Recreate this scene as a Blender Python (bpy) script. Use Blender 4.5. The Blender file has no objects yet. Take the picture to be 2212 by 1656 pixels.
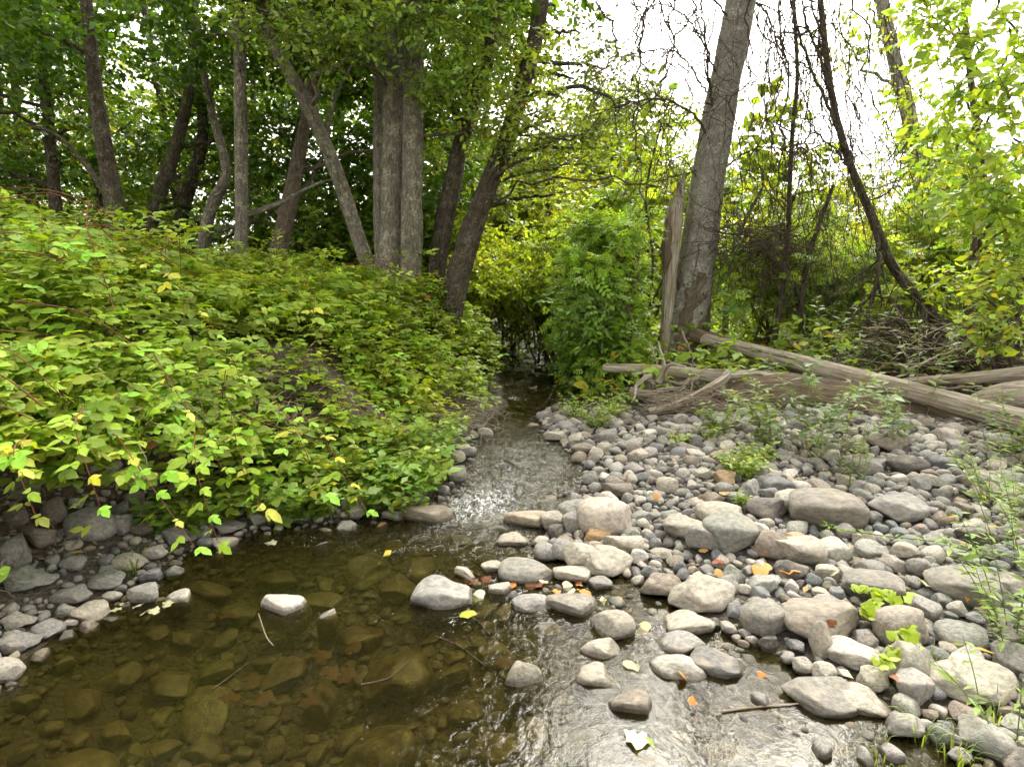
import bpy, math, random
import numpy as np
from mathutils import Matrix, Vector, Euler

# ------------------------------------------------------------------ camera, sky, sun
SC = bpy.context.scene
COL = SC.collection
FU, CU, CV = 1227.0, 1106.0, 828.0          # focal length and centre in reading pixels (photo read at 2212 wide)
PITCH = math.radians(8.35)
CAM = np.array([0.0, 0.0, 1.35])
cam_data = bpy.data.cameras.new('camera')
cam_data.sensor_width = 36.0
cam_data.lens = 36.0 * FU / 2212.0
cam_data.clip_start, cam_data.clip_end = 0.05, 2000.0
cam = bpy.data.objects.new('camera', cam_data)
COL.objects.link(cam)
cam.location = CAM
cam.rotation_euler = (math.pi / 2 - PITCH, 0, 0)
SC.camera = cam

SUN_EL, SUN_AZ = math.radians(49), math.radians(20)     # azimuth clockwise from +Y (forward)
world = bpy.data.worlds.new('World'); SC.world = world
world.use_nodes = True
wn, wl = world.node_tree.nodes, world.node_tree.links
wn.clear()
sky = wn.new('ShaderNodeTexSky'); sky.sky_type = 'NISHITA'; sky.sun_disc = False
sky.sun_elevation = SUN_EL; sky.sun_rotation = SUN_AZ
sky.air_density = 1.0; sky.dust_density = 6.0; sky.ozone_density = 1.0
tc = wn.new('ShaderNodeTexCoord')
cl = wn.new('ShaderNodeTexNoise'); cl.inputs['Scale'].default_value = 2.6; cl.inputs['Detail'].default_value = 7
cl.inputs['Roughness'].default_value = 0.55; cl.inputs['Distortion'].default_value = 0.4
wl.new(tc.outputs['Generated'], cl.inputs['Vector'])
cr = wn.new('ShaderNodeValToRGB')
cr.color_ramp.elements[0].position = 0.30; cr.color_ramp.elements[0].color = (0.6, 0.6, 0.6, 1)
cr.color_ramp.elements[1].position = 0.52; cr.color_ramp.elements[1].color = (0.97, 0.97, 0.97, 1)
wl.new(cl.outputs['Fac'], cr.inputs['Fac'])
bw = wn.new('ShaderNodeRGBToBW'); wl.new(sky.outputs['Color'], bw.inputs['Color'])      # thin cloud: as bright as the sky behind it, without its blue
ma = wn.new('ShaderNodeMath'); ma.operation = 'MULTIPLY_ADD'; ma.inputs[1].default_value = 1.1; ma.inputs[2].default_value = 3.0
wl.new(bw.outputs[0], ma.inputs[0])
wt = wn.new('ShaderNodeMixRGB'); wt.blend_type = 'MULTIPLY'; wt.inputs['Fac'].default_value = 1.0; wt.inputs['Color2'].default_value = (1.0, .965, .885, 1)
wl.new(ma.outputs[0], wt.inputs['Color1'])
mx = wn.new('ShaderNodeMixRGB'); wl.new(wt.outputs[0], mx.inputs['Color2'])
wl.new(cr.outputs['Color'], mx.inputs['Fac']); wl.new(sky.outputs['Color'], mx.inputs['Color1'])
bg = wn.new('ShaderNodeBackground'); bg.inputs['Strength'].default_value = 0.13
wl.new(mx.outputs['Color'], bg.inputs['Color'])
wo = wn.new('ShaderNodeOutputWorld'); wl.new(bg.outputs['Background'], wo.inputs['Surface'])

sun_d = bpy.data.lights.new('sun', 'SUN'); sun_d.energy = 2.5; sun_d.angle = math.radians(38)
sun_d.color = (1.0, 0.94, 0.82)
sun = bpy.data.objects.new('sun', sun_d); COL.objects.link(sun)
sdir = Vector((math.sin(SUN_AZ) * math.cos(SUN_EL), math.cos(SUN_AZ) * math.cos(SUN_EL), math.sin(SUN_EL)))
sun.rotation_euler = (-sdir).to_track_quat('-Z', 'Y').to_euler()
sun.location = (0, 0, 30)

vs = SC.view_settings
vs.view_transform = 'Standard'; vs.look = 'None'; vs.gamma = 1.0; vs.use_curve_mapping = False
vs.exposure = 1.70
SC.render.engine = 'CYCLES'
SC.cycles.use_denoising = True
SC.cycles.use_adaptive_sampling = True; SC.cycles.adaptive_threshold = .03; SC.cycles.adaptive_min_samples = 20
SC.cycles.max_bounces = 7; SC.cycles.diffuse_bounces = 5; SC.cycles.glossy_bounces = 3
SC.cycles.transmission_bounces = 4; SC.cycles.transparent_max_bounces = 8
SC.cycles.sample_clamp_indirect = 6.0
SC.cycles.caustics_reflective = False; SC.cycles.caustics_refractive = False

# ------------------------------------------------------------------ picture point -> place
FWD = np.array([0, math.cos(PITCH), -math.sin(PITCH)])
UPV = np.array([0, math.sin(PITCH), math.cos(PITCH)])
def ray(u, v):
    return FWD + np.array([1.0, 0, 0]) * ((u - CU) / FU) + UPV * ((CV - v) / FU)
def on_level(u, v, z=0.0):
    d = ray(u, v); return CAM + d * ((z - CAM[2]) / d[2])
def at_depth(u, v, Y):
    d = ray(u, v); return CAM + d * (Y / d[1])
def width_m(w, p):
    return w / FU * float(np.dot(np.asarray(p) - CAM, FWD))
def sstep(a, b, x):
    t = np.clip((np.asarray(x, float) - a) / (b - a), 0, 1); return t * t * (3 - 2 * t)

# ------------------------------------------------------------------ noise
def _hash(i, j, k, s):
    h = (i * 374761393 + j * 668265263 + k * 2147483647 + s * 1274126177) & 0xFFFFFFFF
    h = ((h ^ (h >> 13)) * 1274126177) & 0xFFFFFFFF
    return ((h ^ (h >> 16)) & 0xFFFF) / 65535.0
def noise(p, scale=1.0, seed=0):
    q = np.asarray(p, float) * scale
    f = np.floor(q); t = q - f; t = t * t * (3 - 2 * t); f = f.astype(np.int64)
    r = 0
    for a in (0, 1):
        wa = t[:, 0] if a else 1 - t[:, 0]
        for b in (0, 1):
            wb = t[:, 1] if b else 1 - t[:, 1]
            for c in (0, 1):
                wc = t[:, 2] if c else 1 - t[:, 2]
                r = r + wa * wb * wc * _hash(f[:, 0] + a, f[:, 1] + b, f[:, 2] + c, seed)
    return r * 2 - 1
def fbm(p, scale, seed=0, oct=3):
    r, a = 0, 1.0
    for o in range(oct):
        r = r + a * noise(p, scale * 2 ** o, seed + o * 17); a *= 0.5
    return r

# ------------------------------------------------------------------ mesh helpers
class Buf:
    """collects vertices, faces and per-vertex attributes for one mesh"""
    def __init__(s): s.v, s.f, s.c, s.t, s.n = [], [], [], [], 0
    def add(s, v, f, col=None, tcv=None):
        v = np.asarray(v, float).reshape(-1, 3); f = np.asarray(f, np.int64)
        s.v.append(v); s.f.append(f + s.n)
        if col is None: col = np.tile((1.0, 1, 1), (len(v), 1))
        s.c.append(np.broadcast_to(np.asarray(col, float), (len(v), 3)))
        s.t.append(v if tcv is None else tcv)
        s.n += len(v)
    def mesh(s, name, mat, base=(0, 0, 0), smooth=True):
        me = bpy.data.meshes.new(name)
        v = np.concatenate(s.v) - np.asarray(base, float)
        loops = np.concatenate([f.reshape(-1) for f in s.f])
        tot = np.concatenate([np.full(len(f), f.shape[1]) for f in s.f])
        me.vertices.add(len(v)); me.vertices.foreach_set('co', v.astype(np.float32).ravel())
        me.loops.add(len(loops)); me.loops.foreach_set('vertex_index', loops.astype(np.int32))
        me.polygons.add(len(tot))
        me.polygons.foreach_set('loop_start', np.concatenate([[0], np.cumsum(tot)[:-1]]).astype(np.int32))
        me.update(calc_edges=True)
        if smooth: me.polygons.foreach_set('use_smooth', np.ones(len(tot), bool))
        c = np.concatenate(s.c); a = me.attributes.new('col', 'FLOAT_COLOR', 'POINT')
        a.data.foreach_set('color', np.concatenate([c, np.ones((len(c), 1))], 1).astype(np.float32).ravel())
        t = np.concatenate(s.t); a = me.attributes.new('grain', 'FLOAT_VECTOR', 'POINT')
        a.data.foreach_set('vector', t.astype(np.float32).ravel())
        me.materials.append(mat)
        return me
    def obj(s, name, mat, parent=None, smooth=True):
        base = np.array(parent.location) if parent is not None else (0, 0, 0)
        return link(name, s.mesh(name, mat, base, smooth), parent)

def link(name, me, parent=None):
    o = bpy.data.objects.new(name, me); COL.objects.link(o)
    if parent is not None: o.parent = parent
    return o
def tag(o, label=None, cat=None, group=None, kind=None):
    if label: o['label'] = label
    if cat: o['category'] = cat
    if group: o['group'] = group
    if kind: o['kind'] = kind
    return o
def thing(name, loc, label, cat, group=None):
    o = link(name, None); o.location = tuple(float(q) for q in loc); o.empty_display_size = 0.1
    return tag(o, label, cat, group)

def unit(a):
    a = np.asarray(a, float); return a / np.maximum(np.linalg.norm(a, axis=-1, keepdims=True), 1e-9)
def spline(pts, n):
    """Catmull-Rom through pts (any columns), n samples"""
    p = np.asarray(pts, float)
    if len(p) == 2: return p[0] + (p[1] - p[0]) * np.linspace(0, 1, n)[:, None]
    q = np.vstack([2 * p[0] - p[1], p, 2 * p[-1] - p[-2]])
    t = np.linspace(0, len(p) - 1 - 1e-6, n); i = t.astype(int); f = (t - i)[:, None]
    a, b, c, d = q[i], q[i + 1], q[i + 2], q[i + 3]
    return 0.5 * (2 * b + (c - a) * f + (2 * a - 5 * b + 4 * c - d) * f ** 2 + (3 * b - a - 3 * c + d) * f ** 3)
def tube(buf, pts, rad, sides=8, rough=0.0, rscale=6.0, seed=0, col=None, cap=True, flute=0.0):
    p = np.asarray(pts, float); n = len(p); r = np.broadcast_to(np.asarray(rad, float), (n,))
    t = unit(np.gradient(p, axis=0))
    ref = np.array([0.31, 0.95, 0.05]) if abs(t[0][2]) > 0.6 else np.array([0.05, 0.02, 1.0])
    x = unit(np.cross(ref, t)); y = np.cross(t, x)
    th = np.linspace(0, 2 * math.pi, sides, endpoint=False)
    ln = np.concatenate([[0], np.cumsum(np.linalg.norm(np.diff(p, axis=0), axis=1))])
    dirs = x[:, None, :] * np.cos(th)[None, :, None] + y[:, None, :] * np.sin(th)[None, :, None]
    g = np.stack([np.cos(th)[None, :] * r[:, None], np.sin(th)[None, :] * r[:, None], np.broadcast_to(ln[:, None], (n, sides))], -1)
    rr = np.broadcast_to(r[:, None], (n, sides)).copy()
    if rough:
        gg = (g * np.array([1, 1, 0.45])).reshape(-1, 3)
        rr *= 1 + rough * fbm(gg + seed * 3.7, rscale, seed).reshape(n, sides)
    if flute: rr *= 1 + flute * np.sin(th * 5 + seed)[None, :]
    v = (p[:, None, :] + dirs * rr[:, :, None]).reshape(-1, 3)
    i = np.arange(n - 1)[:, None] * sides; j = np.arange(sides)[None, :]; k = (j + 1) % sides
    f = np.stack([i + j, i + k, i + sides + k, i + sides + j], -1).reshape(-1, 4)
    gt = g.reshape(-1, 3) + seed * 1.37
    buf.add(v, f, col, gt)
    if cap:
        for row, rev in ((0, True), (n - 1, False)):
            ring = v[row * sides:(row + 1) * sides]; c = ring.mean(0)
            vv = np.vstack([ring, c]); gg = np.vstack([gt[row * sides:(row + 1) * sides], gt[row * sides]])
            a, b = np.arange(sides), (np.arange(sides) + 1) % sides
            ff = np.stack([b, a, np.full(sides, sides)] if rev else [a, b, np.full(sides, sides)], -1)
            buf.add(vv, ff, col, gg)

# leaf templates: y along the blade 0..1, x across, z up
def leaf_diamond():
    v = [(0, 0, 0), (-.34, .45, .07), (0, 1, -.1), (.34, .45, .07)]
    return np.array(v), np.array([(0, 2, 1), (0, 3, 2)])
def leaf_ovate(w=.36, bend=.18, k=3, serr=0.0, tip=.72):
    ys = np.linspace(0, 1, k + 2)
    prof = np.where(ys < .42, np.sin(ys / .42 * math.pi / 2) ** 1.1, np.clip(1 - ((ys - .42) / .58), 0, 1) ** tip) * w
    v, f = [], []
    for i, y in enumerate(ys):
        z = -bend * y * y
        s = serr * (1 if i % 2 else -1)
        v += [(-prof[i] * (1 + s), y, z + prof[i] * .14), (0, y, z), (prof[i] * (1 + s), y, z + prof[i] * .14)]
    for i in range(k + 1):
        a = i * 3
        for q in ((a, a + 1, a + 4), (a, a + 4, a + 3), (a + 1, a + 2, a + 5), (a + 1, a + 5, a + 4)): f.append(q)
    f = [q for q in f if len({tuple(np.round(v[j], 5)) for j in q}) == 3]
    return np.array(v), np.array(f)
def compound(leaflets, blade):
    """leaflets: (x, y, angle, size, tilt)"""
    bv, bf = blade; V, Fc, n = [], [], 0
    for (x, y, a, s, ti) in leaflets:
        R = np.array(Euler((ti, 0, -a)).to_matrix()); V.append((bv * s) @ R.T + (x, y, 0)); Fc.append(bf + n); n += len(bv)
    return np.vstack(V), np.vstack(Fc)
L_DIAMOND = leaf_diamond()
L_OVATE = leaf_ovate(.30, .2, 1)
L_LANCE = leaf_ovate(.13, .25, 1)
_bl = leaf_ovate(.33, .12, 4, .07)
L_TRIF = compound([(0, .42, 0, .60, .08), (-.12, .26, 1.25, .50, -.12), (.12, .26, -1.25, .50, -.12)], _bl)
_bs = leaf_ovate(.33, .12, 2)
L_TRIF_LOW = compound([(0, .42, 0, .60, .08), (-.12, .26, 1.25, .50, -.12), (.12, .26, -1.25, .50, -.12)], _bs)
L_FIVE = compound([(0, .42, 0, .54, .05), (-.12, .32, .95, .46, 0), (.12, .32, -.95, .46, 0), (-.1, .2, 2.1, .34, -.1), (.1, .2, -2.1, .34, -.1)], _bl)
_bo = leaf_ovate(.28, .12, 1)
L_PINN = compound([(0, .78, 0, .34, 0)] + [(sx * .02, .25 + .2 * i, -sx * 1.05, .34, 0) for i in range(3) for sx in (-1, 1)], _bo)
def leaf_lobed():
    r = [.15, .5, .62, .58, .80, .70, .74, 1.0, .72, .78, .66, .84, .60, .52]
    a = np.linspace(-math.pi, math.pi, len(r), endpoint=False)
    v = [(0, .42, .05)] + [(math.sin(t) * q * .5, .42 + math.cos(t) * q * .56, -.06 + .05 * (i % 3)) for i, (t, q) in enumerate(zip(a, r))]
    n = len(r)
    return np.array(v), np.array([(0, 1 + (i + 1) % n, 1 + i) for i in range(n)])
L_LOBED = leaf_lobed()
def leaf_heart():
    a = np.linspace(0, 2 * math.pi, 14, endpoint=False)
    v = [(0, .45, .04)] + [(.5 * math.sin(t) * (1 - .12 * math.cos(t)), .45 - .42 * math.cos(t) + (.16 if i == 7 else 0) + (.1 if i == 0 else 0), -.05 * abs(math.sin(t)) - .03 * (i % 2)) for i, t in enumerate(a)]
    return np.array(v), np.array([(0, 1 + i, 1 + (i + 1) % 14) for i in range(14)])
L_HEART = leaf_heart()

def leaves(buf, tpl, pos, axis, nrm, size, col):
    v, f = tpl; n = len(pos)
    y = unit(axis); z = unit(nrm - y * np.sum(nrm * y, 1, keepdims=True)); x = np.cross(y, z)
    size = np.broadcast_to(np.asarray(size, float), (n,))
    P = (x[:, None] * v[None, :, 0, None] + y[:, None] * v[None, :, 1, None] + z[:, None] * v[None, :, 2, None]) * size[:, None, None] + pos[:, None]
    F = f[None] + (np.arange(n) * len(v))[:, None, None]
    C = np.repeat(col, len(v), axis=0)
    buf.add(P.reshape(-1, 3), F.reshape(-1, 3), C)

def shade(rng, n, base, var=.28, yellow=0.0, brown=0.0):
    c = np.tile(np.asarray(base, float), (n, 1)) * np.exp(rng.normal(0, var, (n, 1)))
    c *= np.exp(rng.normal(0, [.09, .05, .2], (n, 3)))
    y = rng.random(n)
    c[y < yellow] = np.array([.36, .33, .03]) * np.exp(rng.normal(0, .25, ((y < yellow).sum(), 1)))
    c[y > 1 - brown] = np.array([.22, .09, .03]) * np.exp(rng.normal(0, .25, ((y > 1 - brown).sum(), 1)))
    return np.clip(c, 0, .8)

def sprays(rng, centres, radii, n_twig, per, twig_len, droop=.15, shell=.6, flat=.75):
    """leafy twigs filling ellipsoids; returns leaf pos, axis, normal, and twig start/end"""
    C = np.repeat(centres, n_twig, axis=0); R = np.repeat(radii, n_twig, axis=0); n = len(C)
    d = unit(rng.normal(size=(n, 3))); rad = rng.random((n, 1)) ** (1 / 3 * shell + .12)
    o = C + d * R * rad
    h = rng.random(n) * 2 * math.pi
    t = np.stack([np.cos(h), np.sin(h), rng.normal(-.05, .35, n)], 1) + d * .5; t = unit(t)
    L = twig_len * np.exp(rng.normal(0, .25, n))
    s = (np.arange(per) + .5) / per
    pts = o[:, None] + t[:, None] * (L[:, None] * (s[None] - .3))[:, :, None]
    pts[:, :, 2] -= droop * L[:, None] * s[None] ** 2
    pts += rng.normal(0, .012, pts.shape)
    up = unit(np.stack([rng.normal(0, .45, n), rng.normal(0, .45, n), np.ones(n)], 1))
    side = unit(np.cross(t, up)); alt = np.where(np.arange(per) % 2, 1.0, -1.0)
    ax = t[:, None] * .75 + side[:, None] * (alt * .8)[None, :, None] + rng.normal(0, .25, (n, per, 3)) - np.array([0, 0, droop * 1.5])
    nr = up[:, None] * flat + rng.normal(0, .42, (n, per, 3))
    return pts.reshape(-1, 3), unit(ax).reshape(-1, 3), unit(nr).reshape(-1, 3), o - t * L[:, None] * .3, o + t * L[:, None] * .6
def twig_tubes(buf, a, b, r, col=None, bend=.12, rng=None):
    """thin three-sided twigs, vectorised"""
    n = len(a); m = (a + b) / 2 + (rng.normal(0, bend, (n, 3)) * np.linalg.norm(b - a, axis=1)[:, None] if rng is not None else 0)
    t = unit(b - a); x = unit(np.cross(t, np.array([.2, .1, 1.0]))); y = np.cross(t, x)
    r = np.broadcast_to(np.asarray(r, float), (n,))[:, None]
    V = []
    for p, k in ((a, 1.0), (m, .8), (b, .35)):
        for th in (0, 2.094, 4.189): V.append(p + (x * math.cos(th) + y * math.sin(th)) * r * k)
    V = np.stack(V, 1)
    f = np.array([(q * 3 + i, q * 3 + (i + 1) % 3, q * 3 + 3 + (i + 1) % 3, q * 3 + 3 + i) for q in (0, 1) for i in range(3)])
    buf.add(V.reshape(-1, 3), (f[None] + (np.arange(n) * 9)[:, None, None]).reshape(-1, 4), col)

# ------------------------------------------------------------------ materials
class M:
    def __init__(s, name):
        s.m = bpy.data.materials.new(name); s.m.use_nodes = True
        s.N, s.L = s.m.node_tree.nodes, s.m.node_tree.links; s.N.clear()
        s.out = s.N.new('ShaderNodeOutputMaterial')
    def n(s, t, **k):
        nd = s.N.new('ShaderNode' + t)
        for a, b in k.items():
            if a in nd.inputs: 
                if hasattr(b, 'is_linked') and not isinstance(b, (int, float, tuple)): s.L.new(b, nd.inputs[a])
                else: nd.inputs[a].default_value = b
            else: setattr(nd, a, b)
        return nd
    def mix(s, fac, a, b, mode='MIX'):
        nd = s.N.new('ShaderNodeMixRGB'); nd.blend_type = mode
        for k, q in (('Fac', fac), ('Color1', a), ('Color2', b)):
            if isinstance(q, bpy.types.NodeSocket): s.L.new(q, nd.inputs[k])
            else: nd.inputs[k].default_value = q if k == 'Fac' else (tuple(q) + (1,))[:4]
        return nd.outputs['Color']
    def math(s, op, a, b=0.0, c=None):
        nd = s.N.new('ShaderNodeMath'); nd.operation = op
        for i, q in enumerate((a, b) if c is None else (a, b, c)):
            if isinstance(q, bpy.types.NodeSocket): s.L.new(q, nd.inputs[i])
            else: nd.inputs[i].default_value = q
        return nd.outputs[0]
    def ramp(s, fac, lo, hi, a=0.0, b=1.0):
        nd = s.N.new('ShaderNodeMapRange'); nd.interpolation_type = 'SMOOTHSTEP'
        s.L.new(fac, nd.inputs['Value']) if isinstance(fac, bpy.types.NodeSocket) else None
        for k, q in (('From Min', lo), ('From Max', hi), ('To Min', a), ('To Max', b)):
            if isinstance(q, bpy.types.NodeSocket): s.L.new(q, nd.inputs[k])
            else: nd.inputs[k].default_value = q
        return nd.outputs[0]
    def noise(s, vec, scale, detail=4, rough=.55, dist=0.0):
        nd = s.N.new('ShaderNodeTexNoise'); s.L.new(vec, nd.inputs['Vector'])
        nd.inputs['Scale'].default_value = scale; nd.inputs['Detail'].default_value = detail
        nd.inputs['Roughness'].default_value = rough; nd.inputs['Distortion'].default_value = dist
        return nd.outputs['Fac']
    def scale(s, vec, sc):
        nd = s.N.new('ShaderNodeMapping'); nd.inputs['Scale'].default_value = sc; s.L.new(vec, nd.inputs['Vector']); return nd.outputs[0]
    def attr(s, name, out='Color'):
        nd = s.N.new('ShaderNodeAttribute'); nd.attribute_name = name; return nd.outputs[out]
    def bump(s, h, strength, dist, normal=None):
        nd = s.N.new('ShaderNodeBump'); s.L.new(h, nd.inputs['Height']); nd.inputs['Strength'].default_value = strength
        nd.inputs['Distance'].default_value = dist
        if normal is not None: s.L.new(normal, nd.inputs['Normal'])
        return nd.outputs[0]
    def surf(s, sh): s.L.new(sh, s.out.inputs['Surface']); return s.m

def mat_leaf(name, trans=.42, tint=(1.7, 1.55, .55), rough=.45, spec=.35):
    m = M(name); c = m.attr('col')
    geo = m.n('NewGeometry')
    nz = m.noise(geo.outputs['Position'], 60, 3)
    c2 = m.mix(1.0, c, m.mix(nz, (.72, .72, .72), (1.2, 1.2, 1.2)), 'MULTIPLY')
    b = m.n('BsdfPrincipled'); m.L.new(c2, b.inputs['Base Color']); b.inputs['Roughness'].default_value = rough
    b.inputs['Specular IOR Level'].default_value = spec
    t = m.n('BsdfTranslucent'); m.L.new(m.mix(1.0, c2, tint, 'MULTIPLY'), t.inputs['Color'])
    x = m.n('MixShader'); x.inputs[0].default_value = trans
    m.L.new(b.outputs[0], x.inputs[1]); m.L.new(t.outputs[0], x.inputs[2])
    return m.surf(x.outputs[0])
def mat_bark(name, dark, light, lichen=(.30, .29, .20), lamt=.5, moss=0.0, crack=1.0, stretch=.28, horiz=False):
    m = M(name); g = m.attr('grain', 'Vector')
    sv = m.scale(g, (1, 1, stretch))
    fine = m.ramp(m.noise(sv, 34, 6, .68, .4), .25, .72)
    vo = m.n('TexVoronoi', feature='DISTANCE_TO_EDGE'); vo.inputs['Scale'].default_value = 30
    wob = m.noise(g, 9, 3)
    wv = m.n('VectorMath', operation='ADD'); m.L.new(m.scale(g, (1, 1, 1.7) if horiz else (1, 1, .33)), wv.inputs[0])
    cmb = m.n('CombineXYZ'); m.L.new(m.math('MULTIPLY', wob, .10), cmb.inputs[0]); m.L.new(m.math('MULTIPLY', wob, .07), cmb.inputs[2])
    m.L.new(cmb.outputs[0], wv.inputs[1]); m.L.new(wv.outputs[0], vo.inputs['Vector'])
    cr_ = m.ramp(vo.outputs['Distance'], .0, .14)
    big = m.noise(g, 3.2, 4)
    col = m.mix(fine, dark, light)
    col = m.mix(m.ramp(big, .35, .7), col, m.mix(.5, col, light))
    col = m.mix(m.math('MULTIPLY', m.math('SUBTRACT', 1.0, cr_), .42 * crack), col, tuple(q * .45 for q in dark))
    l1 = m.ramp(m.noise(g, 7.5, 6, .68), .50, .58)
    l2 = m.ramp(m.noise(g, 38, 4, .6), .42, .6)
    col = m.mix(m.math('MULTIPLY', m.math('MULTIPLY', l1, l2), lamt), col, lichen)
    if moss:
        mm = m.math('MULTIPLY', m.ramp(m.noise(g, 4.5, 5), .5, .62), moss)
        col = m.mix(mm, col, m.mix(fine, (.03, .045, .01), (.12, .13, .03)))
    h = m.math('ADD', m.math('MULTIPLY', cr_, .45 * crack), m.math('MULTIPLY', fine, .8))
    b = m.n('BsdfPrincipled', Roughness=.9); b.inputs['Specular IOR Level'].default_value = .15
    m.L.new(col, b.inputs['Base Color']); m.L.new(m.bump(h, 1.0, .024), b.inputs['Normal'])
    return m.surf(b.outputs[0])
def mat_wood(name, a, b_, c=(.08, .06, .045)):
    m = M(name); g = m.attr('grain', 'Vector')
    gr = m.ramp(m.noise(m.scale(g, (1, 1, .06)), 55, 6, .62, .3), .28, .68); big = m.noise(g, 4, 4)
    ck = m.ramp(m.noise(m.scale(g, (1, 1, .035)), 30, 3, .6), .31, .42)
    col = m.mix(gr, a, b_); col = m.mix(m.ramp(big, .4, .75), col, m.mix(.8, col, tuple(q * k_ for q, k_ in zip(b_, (.50, .43, .36)))))
    col = m.mix(m.math('SUBTRACT', 1.0, ck), col, c)
    knot = m.ramp(m.noise(g, 13, 3), .70, .78); col = m.mix(m.math('MULTIPLY', knot, .6), col, c)
    bs = m.n('BsdfPrincipled', Roughness=.85); bs.inputs['Specular IOR Level'].default_value = .2
    m.L.new(col, bs.inputs['Base Color']); m.L.new(m.bump(m.math('ADD', gr, ck), .7, .006), bs.inputs['Normal'])
    return m.surf(bs.outputs[0])
def water_level_node(m):
    geo = m.n('NewGeometry'); sp = m.n('SeparateXYZ'); m.L.new(geo.outputs['Position'], sp.inputs[0])
    a = m.ramp(sp.outputs[1], 2.9, 4.8, 0.0, .12); b = m.ramp(sp.outputs[1], 5.0, 8.0, 0.0, .03)
    return geo, sp, m.math('ADD', a, b)
def mat_stone(name, per_object=True):
    m = M(name); geo, sp, wlv = water_level_node(m)
    oi = m.n('ObjectInfo')
    if per_object:
        tcn = m.n('TexCoord'); va = m.n('VectorMath', operation='ADD'); m.L.new(tcn.outputs['Object'], va.inputs[0])
        cb = m.n('CombineXYZ'); r = m.math('MULTIPLY', oi.outputs['Random'], 90.0)
        for i in range(3): m.L.new(r, cb.inputs[i])
        m.L.new(cb.outputs[0], va.inputs[1]); g = va.outputs[0]; base = oi.outputs['Color']; k = 1.0
    else:
        g = m.attr('grain', 'Vector'); base = m.attr('col'); k = 1.0
    big = m.noise(g, 1.3, 4); mid = m.noise(g, 4.5, 5, .6); fine = m.noise(geo.outputs['Position'], 260, 3, .6)
    grit = m.noise(geo.outputs['Position'], 70, 4, .6)
    col = m.mix(1.0, base, m.mix(m.ramp(mid, .25, .75), (.62, .62, .64), (1.34, 1.31, 1.24)), 'MULTIPLY')
    col = m.mix(1.0, col, m.mix(fine, (.70, .70, .70), (1.28, 1.28, 1.28)), 'MULTIPLY')
    col = m.mix(m.math('MULTIPLY', m.ramp(big, .5, .72), .45), col, (.36, .31, .235))
    col = m.mix(m.math('MULTIPLY', m.ramp(grit, .58, .72), .35), col, (.10, .09, .08))
    wvn = m.n('TexVoronoi', feature='DISTANCE_TO_EDGE'); wvn.inputs['Scale'].default_value = .9; m.L.new(g, wvn.inputs['Vector'])
    vein = m.math('MULTIPLY', m.ramp(wvn.outputs['Distance'], .006, .0), m.ramp(big, .5, .6))
    col = m.mix(m.math('MULTIPLY', vein, .35), col, (.08, .075, .07))
    zr = m.math('SUBTRACT', sp.outputs[2], wlv)
    wob = m.math('MULTIPLY', m.math('SUBTRACT', m.noise(geo.outputs['Position'], 42, 4), .5), .022)
    zr = m.math('ADD', zr, wob)
    wet = m.ramp(zr, .022, .012); under = m.ramp(zr, .006, -.03)
    col = m.mix(m.math('MULTIPLY', wet, .68), col, m.mix(1.0, col, (.25, .22, .18), 'MULTIPLY'))
    alg = m.mix(m.ramp(m.noise(geo.outputs['Position'], 28, 5, .65), .3, .7), (.022, .017, .006), (.105, .082, .030))
    col = m.mix(m.math('MULTIPLY', under, .86), col, alg)
    b = m.n('BsdfPrincipled'); m.L.new(col, b.inputs['Base Color'])
    m.L.new(m.ramp(wet, 0, 1, .8, .32), b.inputs['Roughness']); b.inputs['Specular IOR Level'].default_value = .3
    h = m.math('ADD', m.math('MULTIPLY', mid, .5), m.math('ADD', m.math('MULTIPLY', grit, .3), m.math('MULTIPLY', fine, .12)))
    m.L.new(m.bump(h, .7, .014), b.inputs['Normal'])
    return m.surf(b.outputs[0])
def mat_ground():
    m = M('soil_and_gravel'); geo, sp, wlv = water_level_node(m); P = geo.outputs['Position']
    a = m.noise(P, 9, 6, .65); f = m.noise(P, 70, 4, .6)
    grav = m.mix(f, (.028, .024, .019), (.13, .115, .095)); soil = m.mix(a, (.035, .026, .016), (.12, .088, .055))  # gravel tone darkened to imitate contact shade in gaps between stones
    col = m.mix(m.attr('col'), grav, soil)
    z = m.math('SUBTRACT', sp.outputs[2], wlv)
    col = m.mix(m.ramp(z, .03, .0), col, m.mix(f, (.014, .011, .005), (.055, .043, .017)))
    vo = m.n('TexVoronoi', feature='F1'); vo.inputs['Scale'].default_value = 38; m.L.new(P, vo.inputs['Vector'])
    b = m.n('BsdfPrincipled', Roughness=.9); m.L.new(col, b.inputs['Base Color'])
    m.L.new(m.bump(m.math('ADD', m.math('MULTIPLY', vo.outputs['Distance'], -1.0), m.math('MULTIPLY', f, .5)), 1.0, .02), b.inputs['Normal'])
    return m.surf(b.outputs[0])
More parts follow.
